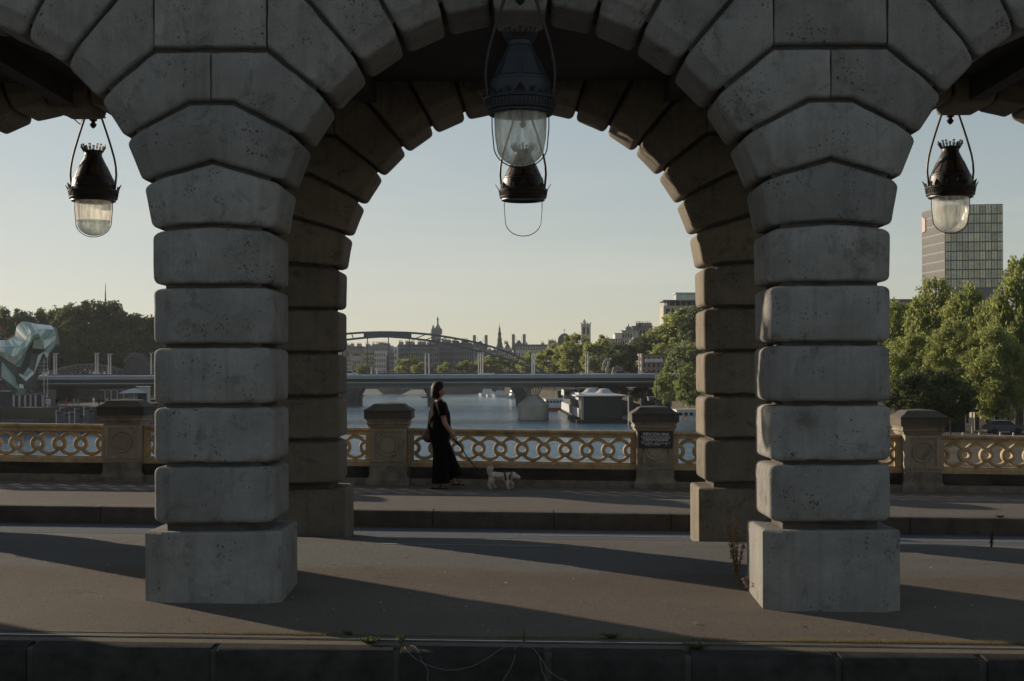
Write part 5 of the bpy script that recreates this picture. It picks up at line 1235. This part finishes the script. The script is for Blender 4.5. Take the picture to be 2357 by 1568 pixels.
for i, (vx, vy, wv, hv, m, lb) in enumerate(((1306, 905, 14, 14, 'white', 'white quay cabin left of the floating restaurant'), (1322, 903, 16, 9, 'cityD', 'brown quay cabin behind the floating restaurant'), (1341, 902, 14, 10, 'awning', 'pale quay cabin behind the restaurant roof'),
        (1362, 904, 20, 9, 'red', 'red awning stall behind the restaurant domes'), (1392, 903, 22, 10, 'awning', 'pale stall right of the restaurant domes'), (1415, 906, 14, 9, 'red', 'red stall at the right end of the stalls'),
        (1503, 926, 20, 22, 'cityC', 'grey quay cabin left of the egg shaped trees'), (1520, 930, 16, 18, 'slate', 'dark quay cabin under the egg shaped trees'), (1556, 935, 20, 10, 'awning', 'pale awning on the quay behind the white work boat'))):
    D = 370 if i < 6 else 340; c = P(vx, vy, D); zbase = ZQ; u = U(D)
    t_ = thing('quay_cabin', lb, 'cabin', (c.x, D, zbase), 'small cabins and stalls on the right quay'); top = P(vx, vy - hv / 2, D).z - zbase; w_ = wv * u / 2
    MB().box(-w_, w_, 0, 4, 0, top).build('cabin_body', M[m], t_); MB().box(-w_ * .7, w_ * .7, -.08, 0, top - 1.2, top - .3).build('opening', M['win'], t_); MB().box(-w_ - .2, w_ + .2, -.3, 4.2, top, top + .15).build('roof', M['zinc'], t_)
for k, (a, b, tp) in enumerate(((803, 882, 895), (927, 985, 896))):
    cc = P((a + b) / 2, 906, 780); t_ = thing('stone_ramp', ['pale stone ramp at the waterline seen under the old bridge, left one', 'pale stone ramp at the waterline seen under the old bridge, right one'][k], 'ramp', (cc.x, cc.y, ZW))
    w_ = (b - a) / 2 * U(780); h = (906 - tp) * U(780)
    MB().rings([[(-w_, -8, 0), (w_, -8, 0), (w_ * .9, 12, 0), (-w_ * .9, 12, 0)], [(-w_ * .35, 0, h), (w_ * .6, 0, h), (w_ * .6, 8, h), (-w_ * .35, 8, h)]]).build('ramp', M['concrete'], t_)

# ---- right quay under the planes: tent, sign, bollards, wall, lamp
c = P(2190, 986, 160); t = thing('black_tent', 'black open sided tent on the right quay under the trees', 'tent', (c.x, 160, ZQ))
for sx in (-2.6, 2.6):
    for sy in (0, 4): MB().tube([(sx, sy, 0), (sx, sy, 2.4)], .05, 6).build('pole', M['hulldark'], t)
MB().rings([[(-2.9, -.3, 2.35), (2.9, -.3, 2.35), (2.9, 4.3, 2.35), (-2.9, 4.3, 2.35)], [(-2.9, -.3, 2.6), (2.9, -.3, 2.6), (2.9, 4.3, 2.6), (-2.9, 4.3, 2.6)], [(-.4, 1.6, 3.2), (.4, 1.6, 3.2), (.4, 2.4, 3.2), (-.4, 2.4, 3.2)]]).build('canopy', M['hulldark'], t)
MB().box(-1.2, 2.6, 3.9, 4.0, 0, 2.35).build('back_cloth', M['hulldark'], t)
c = P(2242, 933, 166); t = thing('no_entry_sign', 'round red no entry sign under the plane trees', 'sign', (c.x, 166, ZQ))
MB().tube([(0, .05, 0), (0, .05, c.z - ZQ)], .05, 6).build('post', M['metalpale'], t)
MB().rings([[(.36 * cos(2 * pi * k / 20), y_, c.z - ZQ + .36 * sin(2 * pi * k / 20)) for k in range(20)] for y_ in (-.05, 0)]).build('disc', M['red'], t); MB().cbox(0, -.06, c.z - ZQ, .5, .015, .12).build('bar', M['white'], t)
for i, vx in enumerate((2112, 2164, 2214, 2252, 2300, 2330)):
    c = P(vx, 992, 140); t_ = tag(MB().lathe([(.09, 0), (.09, .85), (.07, .92), (.02, .95)], 10).build('bollard', M['metalpale'], None, 40, (c.x, 140, ZQ)), 'slim pale bollard behind the right railing, %s from the left' % ['first', 'second', 'third', 'fourth', 'fifth', 'sixth'][i], 'bollard', 'bollards on the right quay')
c = P(2144, 985, 150); t = thing('crossed_post', 'thin pale post with a crossbar above the right parapet pillar', 'post', (c.x, 150, ZQ)); top = P(2144, 909, 150).z - ZQ
MB().tube([(0, 0, 0), (0, 0, top)], .07, 6).build('post', M['metalpale'], t); MB().tube([(-.85, 0, top - 1.4), (.85, 0, top - 1.4)], .035, 5).build('crossbar', M['metalpale'], t)
t = block('ochre_building', 'ochre walled building behind the slim trunks at the right edge', 'building', 2275, 2460, 926, 205, 10, 'cityD', None, 0, 7, 2, bot=1000)
t = block('ochre_building', 'low pale building behind the red round sign', 'building', 2205, 2262, 928, 215, 10, 'cityA', None, 0, 4, 2, bot=1000)
c = P(2308, 982, 158); t = thing('parked_car', 'dark parked car with pale roof at the right edge of the quay', 'car', (c.x, 158, ZQ))
MB().prism([(-2.1, .3), (2.1, .3), (2.15, .75), (1.9, .92), (1.1, 1.0), (-1.9, 1.02), (-2.1, .8)], -.85, .85).build('body', M['card'], t, 30)
MB().rings([[(-1.8, -.8, 1.02), (1.0, -.8, 1.0), (1.0, .8, 1.0), (-1.8, .8, 1.02)], [(-1.3, -.65, 1.46), (.35, -.65, 1.46), (.35, .65, 1.46), (-1.3, .65, 1.46)]]).build('cabin', M['win'], t)
MB().box(-1.32, .37, -.67, .67, 1.462, 1.50).build('roof', M['carw'], t)
for a in (-1.3, 1.3):
    for b in (-.86, .86): MB().rings([[(a + .33 * cos(2 * pi * k / 14), b + dy, .33 + .33 * sin(2 * pi * k / 14)) for k in range(14)] for dy in (-.1, .1)]).build('wheel', M['hulldark'], t)
for i, (vx, vt) in enumerate(((1510, 862), (1545, 855), (1573, 848), (1598, 852), (2236, 930))):
    D = 290 if i < 4 else 160; c = P(vx, vt, D); t_ = thing('quay_lamp', ['thin dark mast before the egg shaped tree, leftmost', 'thin dark mast between the egg shaped trees', 'thin dark mast before the right egg shaped tree', 'thin dark mast beside the back pier', 'grey lamp post beside the black tent'][i], 'mast', (c.x, D, ZQ), 'thin masts on the right quay')
    MB().tube([(0, 0, 0), (0, 0, c.z - ZQ)], [.12, .05], 6).cbox(0, 0, c.z - ZQ, .5, .3, .12).build('post', M['steelblue'] if i < 4 else M['metalpale'], t_)

# ================================================================ woman, bag, leash, dog
def applied(name, vs, es, rad, m, parent, sub=2, root=0, smooth=True, disp=0.0, seed=1):
    me = bpy.data.meshes.new(name); me.from_pydata(vs, es, []); o = bpy.data.objects.new(name, me); COL.objects.link(o)
    sk = o.modifiers.new('skin', 'SKIN'); sk.use_smooth_shade = True
    for i, r in enumerate(rad): me.skin_vertices[0].data[i].radius = (r, r) if not isinstance(r, tuple) else r
    for i in range(len(vs)): me.skin_vertices[0].data[i].use_root = (i == root)
    sb = o.modifiers.new('sub', 'SUBSURF'); sb.levels = sb.render_levels = sub
    bpy.context.view_layer.update()
    m2 = bpy.data.meshes.new_from_object(o.evaluated_get(bpy.context.evaluated_depsgraph_get()))
    bpy.data.objects.remove(o); m2.materials.clear(); m2.materials.append(m)
    if disp:
        rn = random.Random(seed)
        for v in m2.vertices:
            n = v.normal; f = sin(v.co.x * 90 + sin(v.co.z * 70) * 2) * cos(v.co.z * 80 + v.co.y * 60)
            v.co += n * disp * (f * .6 + rn.uniform(-.7, .9))
    o = bpy.data.objects.new(name, m2); COL.objects.link(o); o.parent = parent
    m2.polygons.foreach_set('use_smooth', [True] * len(m2.polygons)); return o
YW = 21.85; K = .001218
xw = P(1021, 1125, YW).x                     # photo crop x=390 -> origin of the figure
def wz(x): return zp(x)
wm = thing('person', 'woman in black T-shirt and long black wide trousers walking a small white dog', 'person', (xw, YW, wz(xw)))
def q3(px_, py_, y=0.0): return ((px_ - 390) * K, y, (1435 - py_) * K)
# body: one continuous figure
V = [q3(345, 790), q3(345, 700), q3(352, 560), q3(345, 440), q3(335, 365), q3(330, 325), q3(328, 288), q3(335, 235), q3(335, 170)]
R = [.12, .115, .115, .115, .085, .05, .05, .074, .074]
E = [(i, i + 1) for i in range(8)]
def chain(start, pts, rs):
    global V, R, E
    prev = start
    for p_, r_ in zip(pts, rs): V.append(p_); R.append(r_); E.append((prev, len(V) - 1)); prev = len(V) - 1
    return prev
chain(7, [q3(398, 262), ], [.030]); chain(7, [q3(395, 232), q3(421, 242)], [.028, .009])          # jaw, nose
ra_ = chain(4, [q3(365, 385, -.165), q3(392, 500, -.205), q3(418, 612, -.235), q3(462, 680, -.225), q3(512, 748, -.20)], [.06, .046, .041, .036, .024])
rh = chain(ra_, [q3(526, 782, -.19)], [.030])
la_ = chain(4, [q3(350, 385, .165), q3(385, 500, .205), q3(410, 612, .225), q3(460, 690, .20), q3(515, 752, .13)], [.06, .046, .041, .034, .024])
lh = chain(la_, [q3(533, 785, .09)], [.030])
rl_ = chain(0, [q3(340, 870, -.09), q3(345, 1080, -.10), q3(310, 1330, -.10), q3(290, 1392, -.10), q3(350, 1412, -.105), q3(400, 1417, -.11)], [.09, .062, .04, .034, .028, .022])
ll_ = chain(0, [q3(370, 870, .09), q3(430, 1080, .10), q3(500, 1300, .10), q3(520, 1370, .10), q3(575, 1385, .105), q3(618, 1388, .11)], [.09, .062, .04, .034, .028, .022])
body = applied('body', V, E, R, M['skin'], wm, 2)
def finger(b, pts, r=.0085): return MB().tube(pts, [r, r, r * .9, r * .7][:len(pts)], 6)
fm = MB()
for (hx, hz, hy, s) in ((526, 782, -.19, 1), (533, 785, .09, -1)):
    for k in range(4):
        y0_ = hy - .028 + .019 * k; L_ = (1.0, 1.1, 1.05, .85)[k]
        a = q3(hx + 6, hz + 8, y0_); b = (a[0] + .018 * L_, y0_, a[2] - .026); c = (a[0] + .006, y0_ + .004, a[2] - .050 * L_); d = (a[0] - .012, y0_ + .004, a[2] - .048 * L_)
        MB().tube([a, b, c, d], [.010, .009, .008, .006], 6).build('finger', M['skin'], body, 60)
    a = q3(hx - 12, hz, hy - s * .02); MB().tube([a, (a[0] - .004, a[1] - s * .006, a[2] - .028), (a[0] + .008, a[1] - s * .002, a[2] - .045)], [.012, .010, .007], 6).build('thumb', M['skin'], body, 60)
MB().ell(q3(352, 232, -.078), (.014, .008, .026), 8, 6).build('ear', M['skin'], body, 60)
MB().ell(q3(404, 212, -.036), (.008, .010, .006), 8, 6).build('eye', M['hair'], body, 60)
MB().ell(q3(404, 212, .036), (.008, .010, .006), 8, 6).build('eye', M['hair'], body, 60)
MB().ell(q3(411, 262, 0), (.008, .020, .006), 8, 6).build('mouth', M['red'], body, 60)
def ringz(cx, z, hx, hy, cy=0.0, tilt=0.0, n=32, wob=0.0, ph=0.0):
    return [(cx + hx * cos(2 * pi * k / n), cy + hy * sin(2 * pi * k / n), z + tilt * hx * cos(2 * pi * k / n) + 0) if not wob else
            (cx + hx * cos(2 * pi * k / n) * (1 + wob * sin(6 * pi * k / n * 2 + ph)), cy + hy * sin(2 * pi * k / n) * (1 + wob * sin(6 * pi * k / n * 2 + ph)), z + tilt * hx * cos(2 * pi * k / n)) for k in range(n)]
def cxr(a, b): return ((a + b) / 2 - 390) * K, (b - a) / 2 * K
def zz_(y): return (1435 - y) * K
# hair: bob with ragged ends
hr = [(92, 318, 352, .35), (100, 285, 378, .62), (118, 258, 392, .84), (150, 242, 394, .98), (190, 235, 384, 1.0), (230, 232, 372, 1.0), (262, 232, 368, .95), (288, 236, 360, .88)]
mb = MB(); rg_ = []
for y, a, b, f_ in hr:
    c_, h = cxr(a, b); rg_.append(ringz(c_, zz_(y), h, .088 * f_, 0, 0, 32, .02, y * .1))
c_, h = cxr(240, 352); last = ringz(c_, zz_(303), h * .95, .07, 0, 0, 32); last = [(x, y, z + random.uniform(-.014, .010)) for x, y, z in last]; rg_.append(last)
mb.rings(rg_).build('hair', M['hair'], wm, 60)
# T-shirt with sleeves
rg_ = []
for y, a, b, hy_ in ((332, 300, 372, .07), (350, 268, 392, .12), (375, 245, 412, .185), (420, 228, 440, .205), (500, 215, 474, .21), (560, 208, 480, .212), (640, 204, 482, .21), (720, 205, 478, .208), (770, 212, 474, .206), (800, 222, 468, .204)):
    c_, h = cxr(a, b); rg_.append(ringz(c_, zz_(y), h, hy_, 0, .05, 36, .015 if y > 500 else 0, y * .02))
MB().rings(rg_).build('t_shirt', M['black'], wm, 60)
for s in (-1, 1):
    MB().tube([q3(345, 372, s * .13), q3(368, 400, s * .175), q3(385, 450, s * .205), q3(402, 520, s * .215)], [.07, .078, .074, .072], 14).build('sleeve', M['black'], wm, 60)
# wide trousers
def leg(rows, cy, nm):
    rg = []
    for y, a, b, hy_, tl, yy in rows:
        c_, h = cxr(a, b); rg.append(ringz(c_, zz_(y), h, hy_, yy, tl, 36, .03 if y > 900 else 0, y * .01))
    MB().rings(rg).build(nm, M['black'], wm, 60)
leg(((760, 222, 470, .19, 0, 0), (850, 242, 468, .19, 0, 0), (930, 258, 492, .18, 0, 0), (970, 262, 505, .17, 0, 0)), 0, 'trouser_seat')
leg(((860, 244, 420, .12, 0, -.075), (1000, 262, 440, .135, 0, -.09), (1150, 256, 455, .145, 0, -.10), (1270, 250, 465, .15, 0, -.10), (1362, 246, 472, .155, 0, -.10)), 0, 'trouser_leg')
leg(((860, 310, 470, .12, 0, .075), (1000, 290, 520, .13, .05, .09), (1130, 300, 563, .14, .2, .10), (1230, 320, 596, .145, .36, .10), (1318, 362, 622, .15, .42, .10)), 0, 'trouser_leg')
for (x0_, x1_, yb, cy) in ((238, 438, 1432, -.105), (482, 655, 1404, .105)):
    a, b = q3(x0_, yb, cy), q3(x1_, yb, cy); L_ = b[0] - a[0]; sd = part('sandal', wm, ((a[0] + b[0]) / 2, cy, a[2] + .006))
    sole = [(L_ / 2 * cos(2 * pi * k / 20), (.042 + .010 * cos(2 * pi * k / 20)) * sin(2 * pi * k / 20)) for k in range(20)]
    MB().prismz(sole, -.008, .014).build('sole', M['hulldark'], sd)
    MB().tube([(L_ * .05, -.045, .012), (L_ * .12, -.02, .05), (L_ * .12, .02, .05), (L_ * .05, .045, .012)], .010, 6).build('strap', M['hulldark'], sd, 60)
# bag hanging behind the hip
bgx = thing('shoulder_bag', 'small dark red shoulder bag hanging at the woman\'s back', 'bag', (xw, YW, wz(xw)))
rg_ = []
for y, a, b, f_ in ((690, 175, 232, .03), (705, 150, 240, .045), (740, 134, 246, .06), (790, 130, 248, .07), (825, 142, 250, .065), (848, 165, 250, .045), (857, 190, 245, .02)):
    c_, h = cxr(a, b); rg_.append(ringz(c_, zz_(y), h, f_, -.06))
MB().rings(rg_).build('pouch', M['bag'], bgx, 60)
MB().tube([q3(196, 700, -.06), q3(208, 600, -.10), q3(222, 480, -.15), q3(262, 380, -.15), q3(300, 345, -.10)], .010, 6).build('strap', M['hulldark'], bgx, 60)
ls = thing('dog_leash', 'thin black leash running from the woman\'s hand down to the dog\'s harness', 'leash', (xw, YW, wz(xw)))
MB().tube([q3(478, 775, -.19), q3(545, 822, -.19), q3(580, 865, -.18), q3(612, 905, -.17)], [.010, .020, .018, .010], 8).build('handle', M['hulldark'], ls, 60)
MB().tube([q3(612, 905, -.17), q3(660, 990, -.14), q3(730, 1090, -.11), q3(800, 1178, -.09), q3(870, 1238, -.08), q3(960, 1275, -.08), q3(1060, 1298, -.08), q3(1140, 1285, -.06)], [.011, .009, .008, .006, .005, .004, .004, .004], 6).build('cord', M['hulldark'], ls, 60)

# dog
xd_ = xw + (1150 - 390) * K
dg = thing('dog', 'small curly white dog with a black harness trotting ahead of the woman', 'dog', (xd_, YW, wz(xd_)))
def dq(px_, py_, y=0.0): return ((px_ - 1150) * K, y, (1432 - py_) * K)
V = [dq(1005, 1258), dq(1075, 1262), dq(1140, 1268), dq(1195, 1272), dq(1222, 1252), dq(1262, 1252), dq(1300, 1272), dq(1345, 1295)]
R = [.060, .056, .062, .062, .046, .056, .036, .022]; E = [(i, i + 1) for i in range(7)]
chain(0, [dq(985, 1315, -.05), dq(958, 1368, -.052), dq(972, 1412, -.052), dq(990, 1424, -.052)], [.036, .018, .015, .018])
chain(0, [dq(1010, 1320, .05), dq(1008, 1366, .05), dq(1036, 1404, .05), dq(1052, 1412, .05)], [.036, .018, .015, .017])
chain(3, [dq(1190, 1330, -.045), dq(1190, 1380, -.047), dq(1200, 1415, -.047), dq(1218, 1425, -.047)], [.030, .018, .015, .018])
chain(3, [dq(1215, 1325, .045), dq(1262, 1368, .045), dq(1248, 1402, .045), dq(1240, 1415, .045)], [.030, .017, .015, .016])
chain(0, [dq(978, 1235), dq(958, 1205), dq(972, 1172), dq(1008, 1158)], [.034, .042, .044, .026])
db = applied('body', V, E, R, M['fur'], dg, 3, root=1, disp=.004)
fr = MB(); rn = random.Random(9); vs = db.data.vertices
for k in range(5200):
    v = vs[rn.randrange(len(vs))]; d = (v.normal + Vector((rn.uniform(-.8, .3), rn.uniform(-.6, .6), rn.uniform(-1.0, .3)))).normalized(); L_ = rn.uniform(.006, .015)
    tail = v.co.x < dq(1000, 0)[0] and v.co.z > .20
    if tail: L_ *= 2.2; d = (d + Vector((.3, 0, .9))).normalized()
    t_ = d.orthogonal().normalized() * .0028; p_ = v.co; fr.add([p_ - t_, p_ + t_, p_ + d * L_], [(0, 1, 2)])
fr.build('coat', M['fur'], dg, kind='stuff')
for s in (-1, 1):
    MB().rings([ringz(dq(a, 0)[0], dq(0, y)[2], h * K, .014, s * .056 + s * dy, 0, 12) for y, a, h, dy in ((1225, 1238, 14, -.006), (1250, 1236, 24, .004), (1280, 1234, 26, .006), (1305, 1238, 18, .004), (1318, 1242, 6, 0))]).build('ear', M['ear'], dg, 60)
    MB().ell(dq(1300, 1246, s * .030), (.007, .005, .007), 8, 6).build('eye', M['hulldark'], dg, 60)
MB().ell(dq(1364, 1296), (.011, .012, .010), 8, 6).build('nose', M['hulldark'], dg, 60)
MB().tube([dq(1318, 1316), dq(1345, 1314)], .006, 6).build('mouth', M['hulldark'], dg, 60)
hn = thing('dog_harness', 'black harness strapped round the white dog\'s chest', 'harness', (xd_, YW, wz(xd_)))
def loop(cx, cz, rx, rz, ax, n=20):   # strap loop round the body, tilted
    return [(cx + ax * sin(2 * pi * k / n) * rz, rx * cos(2 * pi * k / n), cz + rz * sin(2 * pi * k / n)) for k in range(n + 1)]
c1 = dq(1165, 1268); c2 = dq(1222, 1268)
MB().tube(loop(c1[0], c1[2], .080, .082, -.15), .014, 6).build('girth_strap', M['hulldark'], hn, 60)
MB().tube(loop(c2[0], c2[2], .066, .072, .45), .014, 6).build('neck_strap', M['hulldark'], hn, 60)
MB().tube([dq(1160, 1212), dq(1195, 1212), dq(1220, 1225)], [.016, .020, .012], 8).build('back_strap', M['hulldark'], hn, 60)

# ================================================================ weeds, grass, cords, litter
def weed(name, label, loc, h, stems, leaf, lm, seed, spread=.35, dens=26, group=None, sm=None):
    rnd = random.Random(seed); t = thing(name, label, 'plant', loc, group); st, lf = MB(), MB()
    for k in range(stems):
        a = rnd.uniform(0, 6.28); sp = rnd.uniform(.2, 1) * spread; hh = h * rnd.uniform(.55, 1)
        pts = [Vector((cos(a) * sp * hh * (q / 4) ** 1.4 + rnd.uniform(-.01, .01), sin(a) * sp * hh * .6 * (q / 4) ** 1.4, hh * q / 4)) for q in range(5)]
        st.tube(pts, [.006, .005, .004, .003, .0015], 5)
        for _ in range(dens):
            q = rnd.uniform(.15, 1) * 4; i = min(3, int(q)); p_ = pts[i].lerp(pts[i + 1], q - i)
            d = Vector((rnd.gauss(0, 1), rnd.gauss(0, 1), rnd.gauss(.4, .8))).normalized(); b = d.orthogonal().normalized() * leaf * .28; L_ = leaf * rnd.uniform(.6, 1.4)
            lf.add([p_, p_ + d * L_ * .5 + b, p_ + d * L_, p_ + d * L_ * .5 - b], [(0, 1, 2, 3)])
    st.build('stems', sm or lm, t); lf.build('leaves', lm, t, kind='stuff'); return t
def gz(x, y): return ground_z(x, y)
x_ = (1702 - CX) / FL * 13.3; weed('dry_weed', 'tall dry brown weed growing against the left side of the right pier base', (x_ - .03, 13.32, gz(x_, 13.3)), .72, 9, .028, M['dry'], 4, .30, 60)
weed('dry_weed', 'low dry weed at the front left corner of the right pier base', (2.10, 12.75, gz(2.1, 12.7)), .14, 8, .022, M['dry'], 5, .8, 30)
weed('dry_weed', 'few dry stems at the left rear foot of the right pier base', (2.06, 13.0, gz(2.06, 13.0)), .16, 7, .022, M['dry'], 15, .8, 30)
x_ = (2278 - CX) / FL * 15.95; weed('green_weed', 'upright green weed at the edge of the road, right of the right pier', (x_, 15.95, gz(x_, 15.95)), .33, 4, .024, M['leafdark'], 6, .22, 34)
x_ = (2300 - CX) / FL * 18.4; weed('moss_cushion', 'bright green moss cushion on the far kerb at the right', (x_, 18.42, .206 - SL * x_), .03, 50, .014, M['leafdark'], 7, 3.0, 12)
x_ = (922 - CX) / FL * 10.75; weed('flowering_weed', 'small pale flowering weed on the near kerb where the cords are tied', (x_, 10.74, ZN - SL * x_), .075, 18, .016, M['straw'], 8, .9, 18)
x_ = (845 - CX) / FL * 10.75; weed('green_mat', 'flat green mat of weeds on the near kerb, left of the flowering weed', (x_, 10.76, ZN - SL * x_), .035, 70, .018, M['leafdark'], 9, 3.6, 12)
x_ = (1405 - CX) / FL * 11.05; weed('green_mat', 'tuft of green weeds in the soil joint below the middle of the arch', (x_, 11.05, ZN - SL * x_), .05, 30, .014, M['leafdark'], 10, 2.2, 12)
x_ = (1600 - CX) / FL * 10.7; weed('green_mat', 'dark mat of weeds on the near kerb below the right pier', (x_, 10.7, ZN - SL * x_), .04, 60, .018, M['leafdark'], 11, 4.0, 12)
x_ = (800 - CX) / FL * 11.05; weed('green_mat', 'small tuft in the soil joint at the tip of the left pier shadow', (x_, 11.05, ZN - SL * x_), .04, 22, .013, M['leafdark'], 12, 2.2, 12)
x_ = (1205 - CX) / FL * 10.9; weed('green_mat', 'thin spindly weed rising from the rail groove at the cord knot', (x_, 10.9, ZN - SL * x_), .13, 2, .012, M['leafdark'], 13, .3, 9)
x_ = (905 - CX) / FL * 22.3; weed('green_mat', 'spindly weed at the foot of the parapet left of the woman', (-1.75, 22.36, zp(-1.75)), .7, 2, .03, M['dry'], 14, .12, 10)
gr = MB(); rn = random.Random(2)
for k in range(9000):
    u_ = rn.random()
    x_ = rn.uniform(-4.9, 4.9) if u_ < .2 else (rn.gauss(3.2, 1.0) if u_ < .6 else rn.gauss(-1.7, .5) if u_ < .8 else rn.uniform(-.2, 1.6))
    y_ = 11.06 + rn.gauss(0, .018); z_ = ZN - SL * x_; h = rn.uniform(.008, .038) * (1.2 if x_ > 2 else .9)
    a = rn.uniform(0, 6.28); lx, ly = cos(a) * h * .9, sin(a) * h * .6; w_ = .0018
    gr.add([(x_ - w_, y_, z_), (x_ + w_, y_, z_), (x_ + lx, y_ + ly, z_ + h)], [(0, 1, 2)])
tag(gr.build('dry_grass', M['straw']), 'short dry grass growing in the soil joint along the median edge', 'grass', kind='stuff')
lt = MB()
for k in range(70):
    x_, y_ = rn.uniform(-5, 5.5), rn.uniform(11.3, 16.2); z_ = gz(x_, y_) + .004; r = rn.uniform(.006, .018)
    a = rn.uniform(0, 6.28); lt.add([(x_ + r * cos(a + q * 2.09) * rn.uniform(.5, 1.6), y_ + r * sin(a + q * 2.09), z_ + rn.uniform(0, .012)) for q in range(3)], [(0, 1, 2)])
tag(lt.build('litter', M['litter']), 'scattered scraps of pale litter on the median asphalt', 'litter', kind='stuff')
dl = MB()
for k in range(420):
    x_, y_ = rn.uniform(-7, 8), (rn.uniform(11.2, 16.5) if k % 3 else YR - .13 - abs(rn.gauss(0, .05))); z_ = (gz(x_, y_) if y_ < 17 else zp(x_)) + .004; r = rn.uniform(.006, .02)
    a = rn.uniform(0, 6.28); dl.add([(x_ + r * cos(a + q * 1.57) * rn.uniform(.6, 1.6), y_ + r * sin(a + q * 1.57), z_ + rn.uniform(0, .012)) for q in range(4)], [(0, 1, 2, 3)])
tag(dl.build('dead_leaves', M['dry']), 'dead brown leaves and twigs lying on the asphalt and along the parapet foot', 'leaves', kind='stuff')
def cord(label, pts):
    w_ = []
    for a, b in pts:
        p_ = P(748 + .3418 * a, 1150.8 + .3418 * b, 10.46); zt_ = ZN - SL * p_.x
        if p_.z > zt_ - .02: p_ = Vector((p_.x, 10.46 + max(0, (p_.z - zt_ + .02)) * 2.2 + .03, zt_ + .012))
        w_.append(p_)
    o = []
    for i in range(len(w_) - 1):
        p0, p1, p2, p3 = w_[max(i - 1, 0)], w_[i], w_[i + 1], w_[min(i + 2, len(w_) - 1)]
        for q in range(4):
            t = q / 4; o.append(.5 * ((2 * p1) + (p2 - p0) * t + (2 * p0 - 5 * p1 + 4 * p2 - p3) * t * t + (-p0 + 3 * p1 - 3 * p2 + p3) * t ** 3))
    o.append(w_[-1])
    tag(MB().tube(o, .0019, 5).build('cord', M['cord']), label, 'cord', 'pale cords hanging over the near kerb')
cord('long pale cord sagging over the kerb from the flowering weed to the knot', [(530, 985), (540, 1040), (640, 1090), (780, 1140), (860, 1146), (980, 1125), (1100, 1062), (1200, 1000), (1290, 980)])
cord('pale cord dropping from the flowering weed to the bottom edge', [(560, 985), (610, 1020), (660, 1098), (695, 1150), (690, 1200), (705, 1240)])
cord('pale cord hanging straight down left of the knot', [(1280, 985), (1275, 1070), (1240, 1150), (1185, 1240)])
cord('pale cord hanging from the knot to the lower right', [(1330, 978), (1400, 1010), (1450, 1060), (1500, 1140), (1560, 1190), (1640, 1225)])
cord('short pale cord branching down from the right hand cord', [(1445, 1058), (1455, 1110), (1462, 1150), (1500, 1230)])
# soft haze over the river and the city
hz = MB().box(-1300, 1300, -14, 1650, -13, 118).build('haze', bpy.data.materials.new('haze air')); tag(hz, kind='stuff')
hm = hz.data.materials[0]; hm.use_nodes = True; hn_ = hm.node_tree; hn_.nodes.remove(hn_.nodes['Principled BSDF'])
pv = hn_.nodes.new('ShaderNodeVolumePrincipled'); pv.inputs['Color'].default_value = (0.88, 0.92, 1.0, 1); pv.inputs['Density'].default_value = 0.00006
pv.inputs['Anisotropy'].default_value = 0.3; hn_.links.new(pv.outputs[0], hn_.nodes['Material Output'].inputs['Volume'])
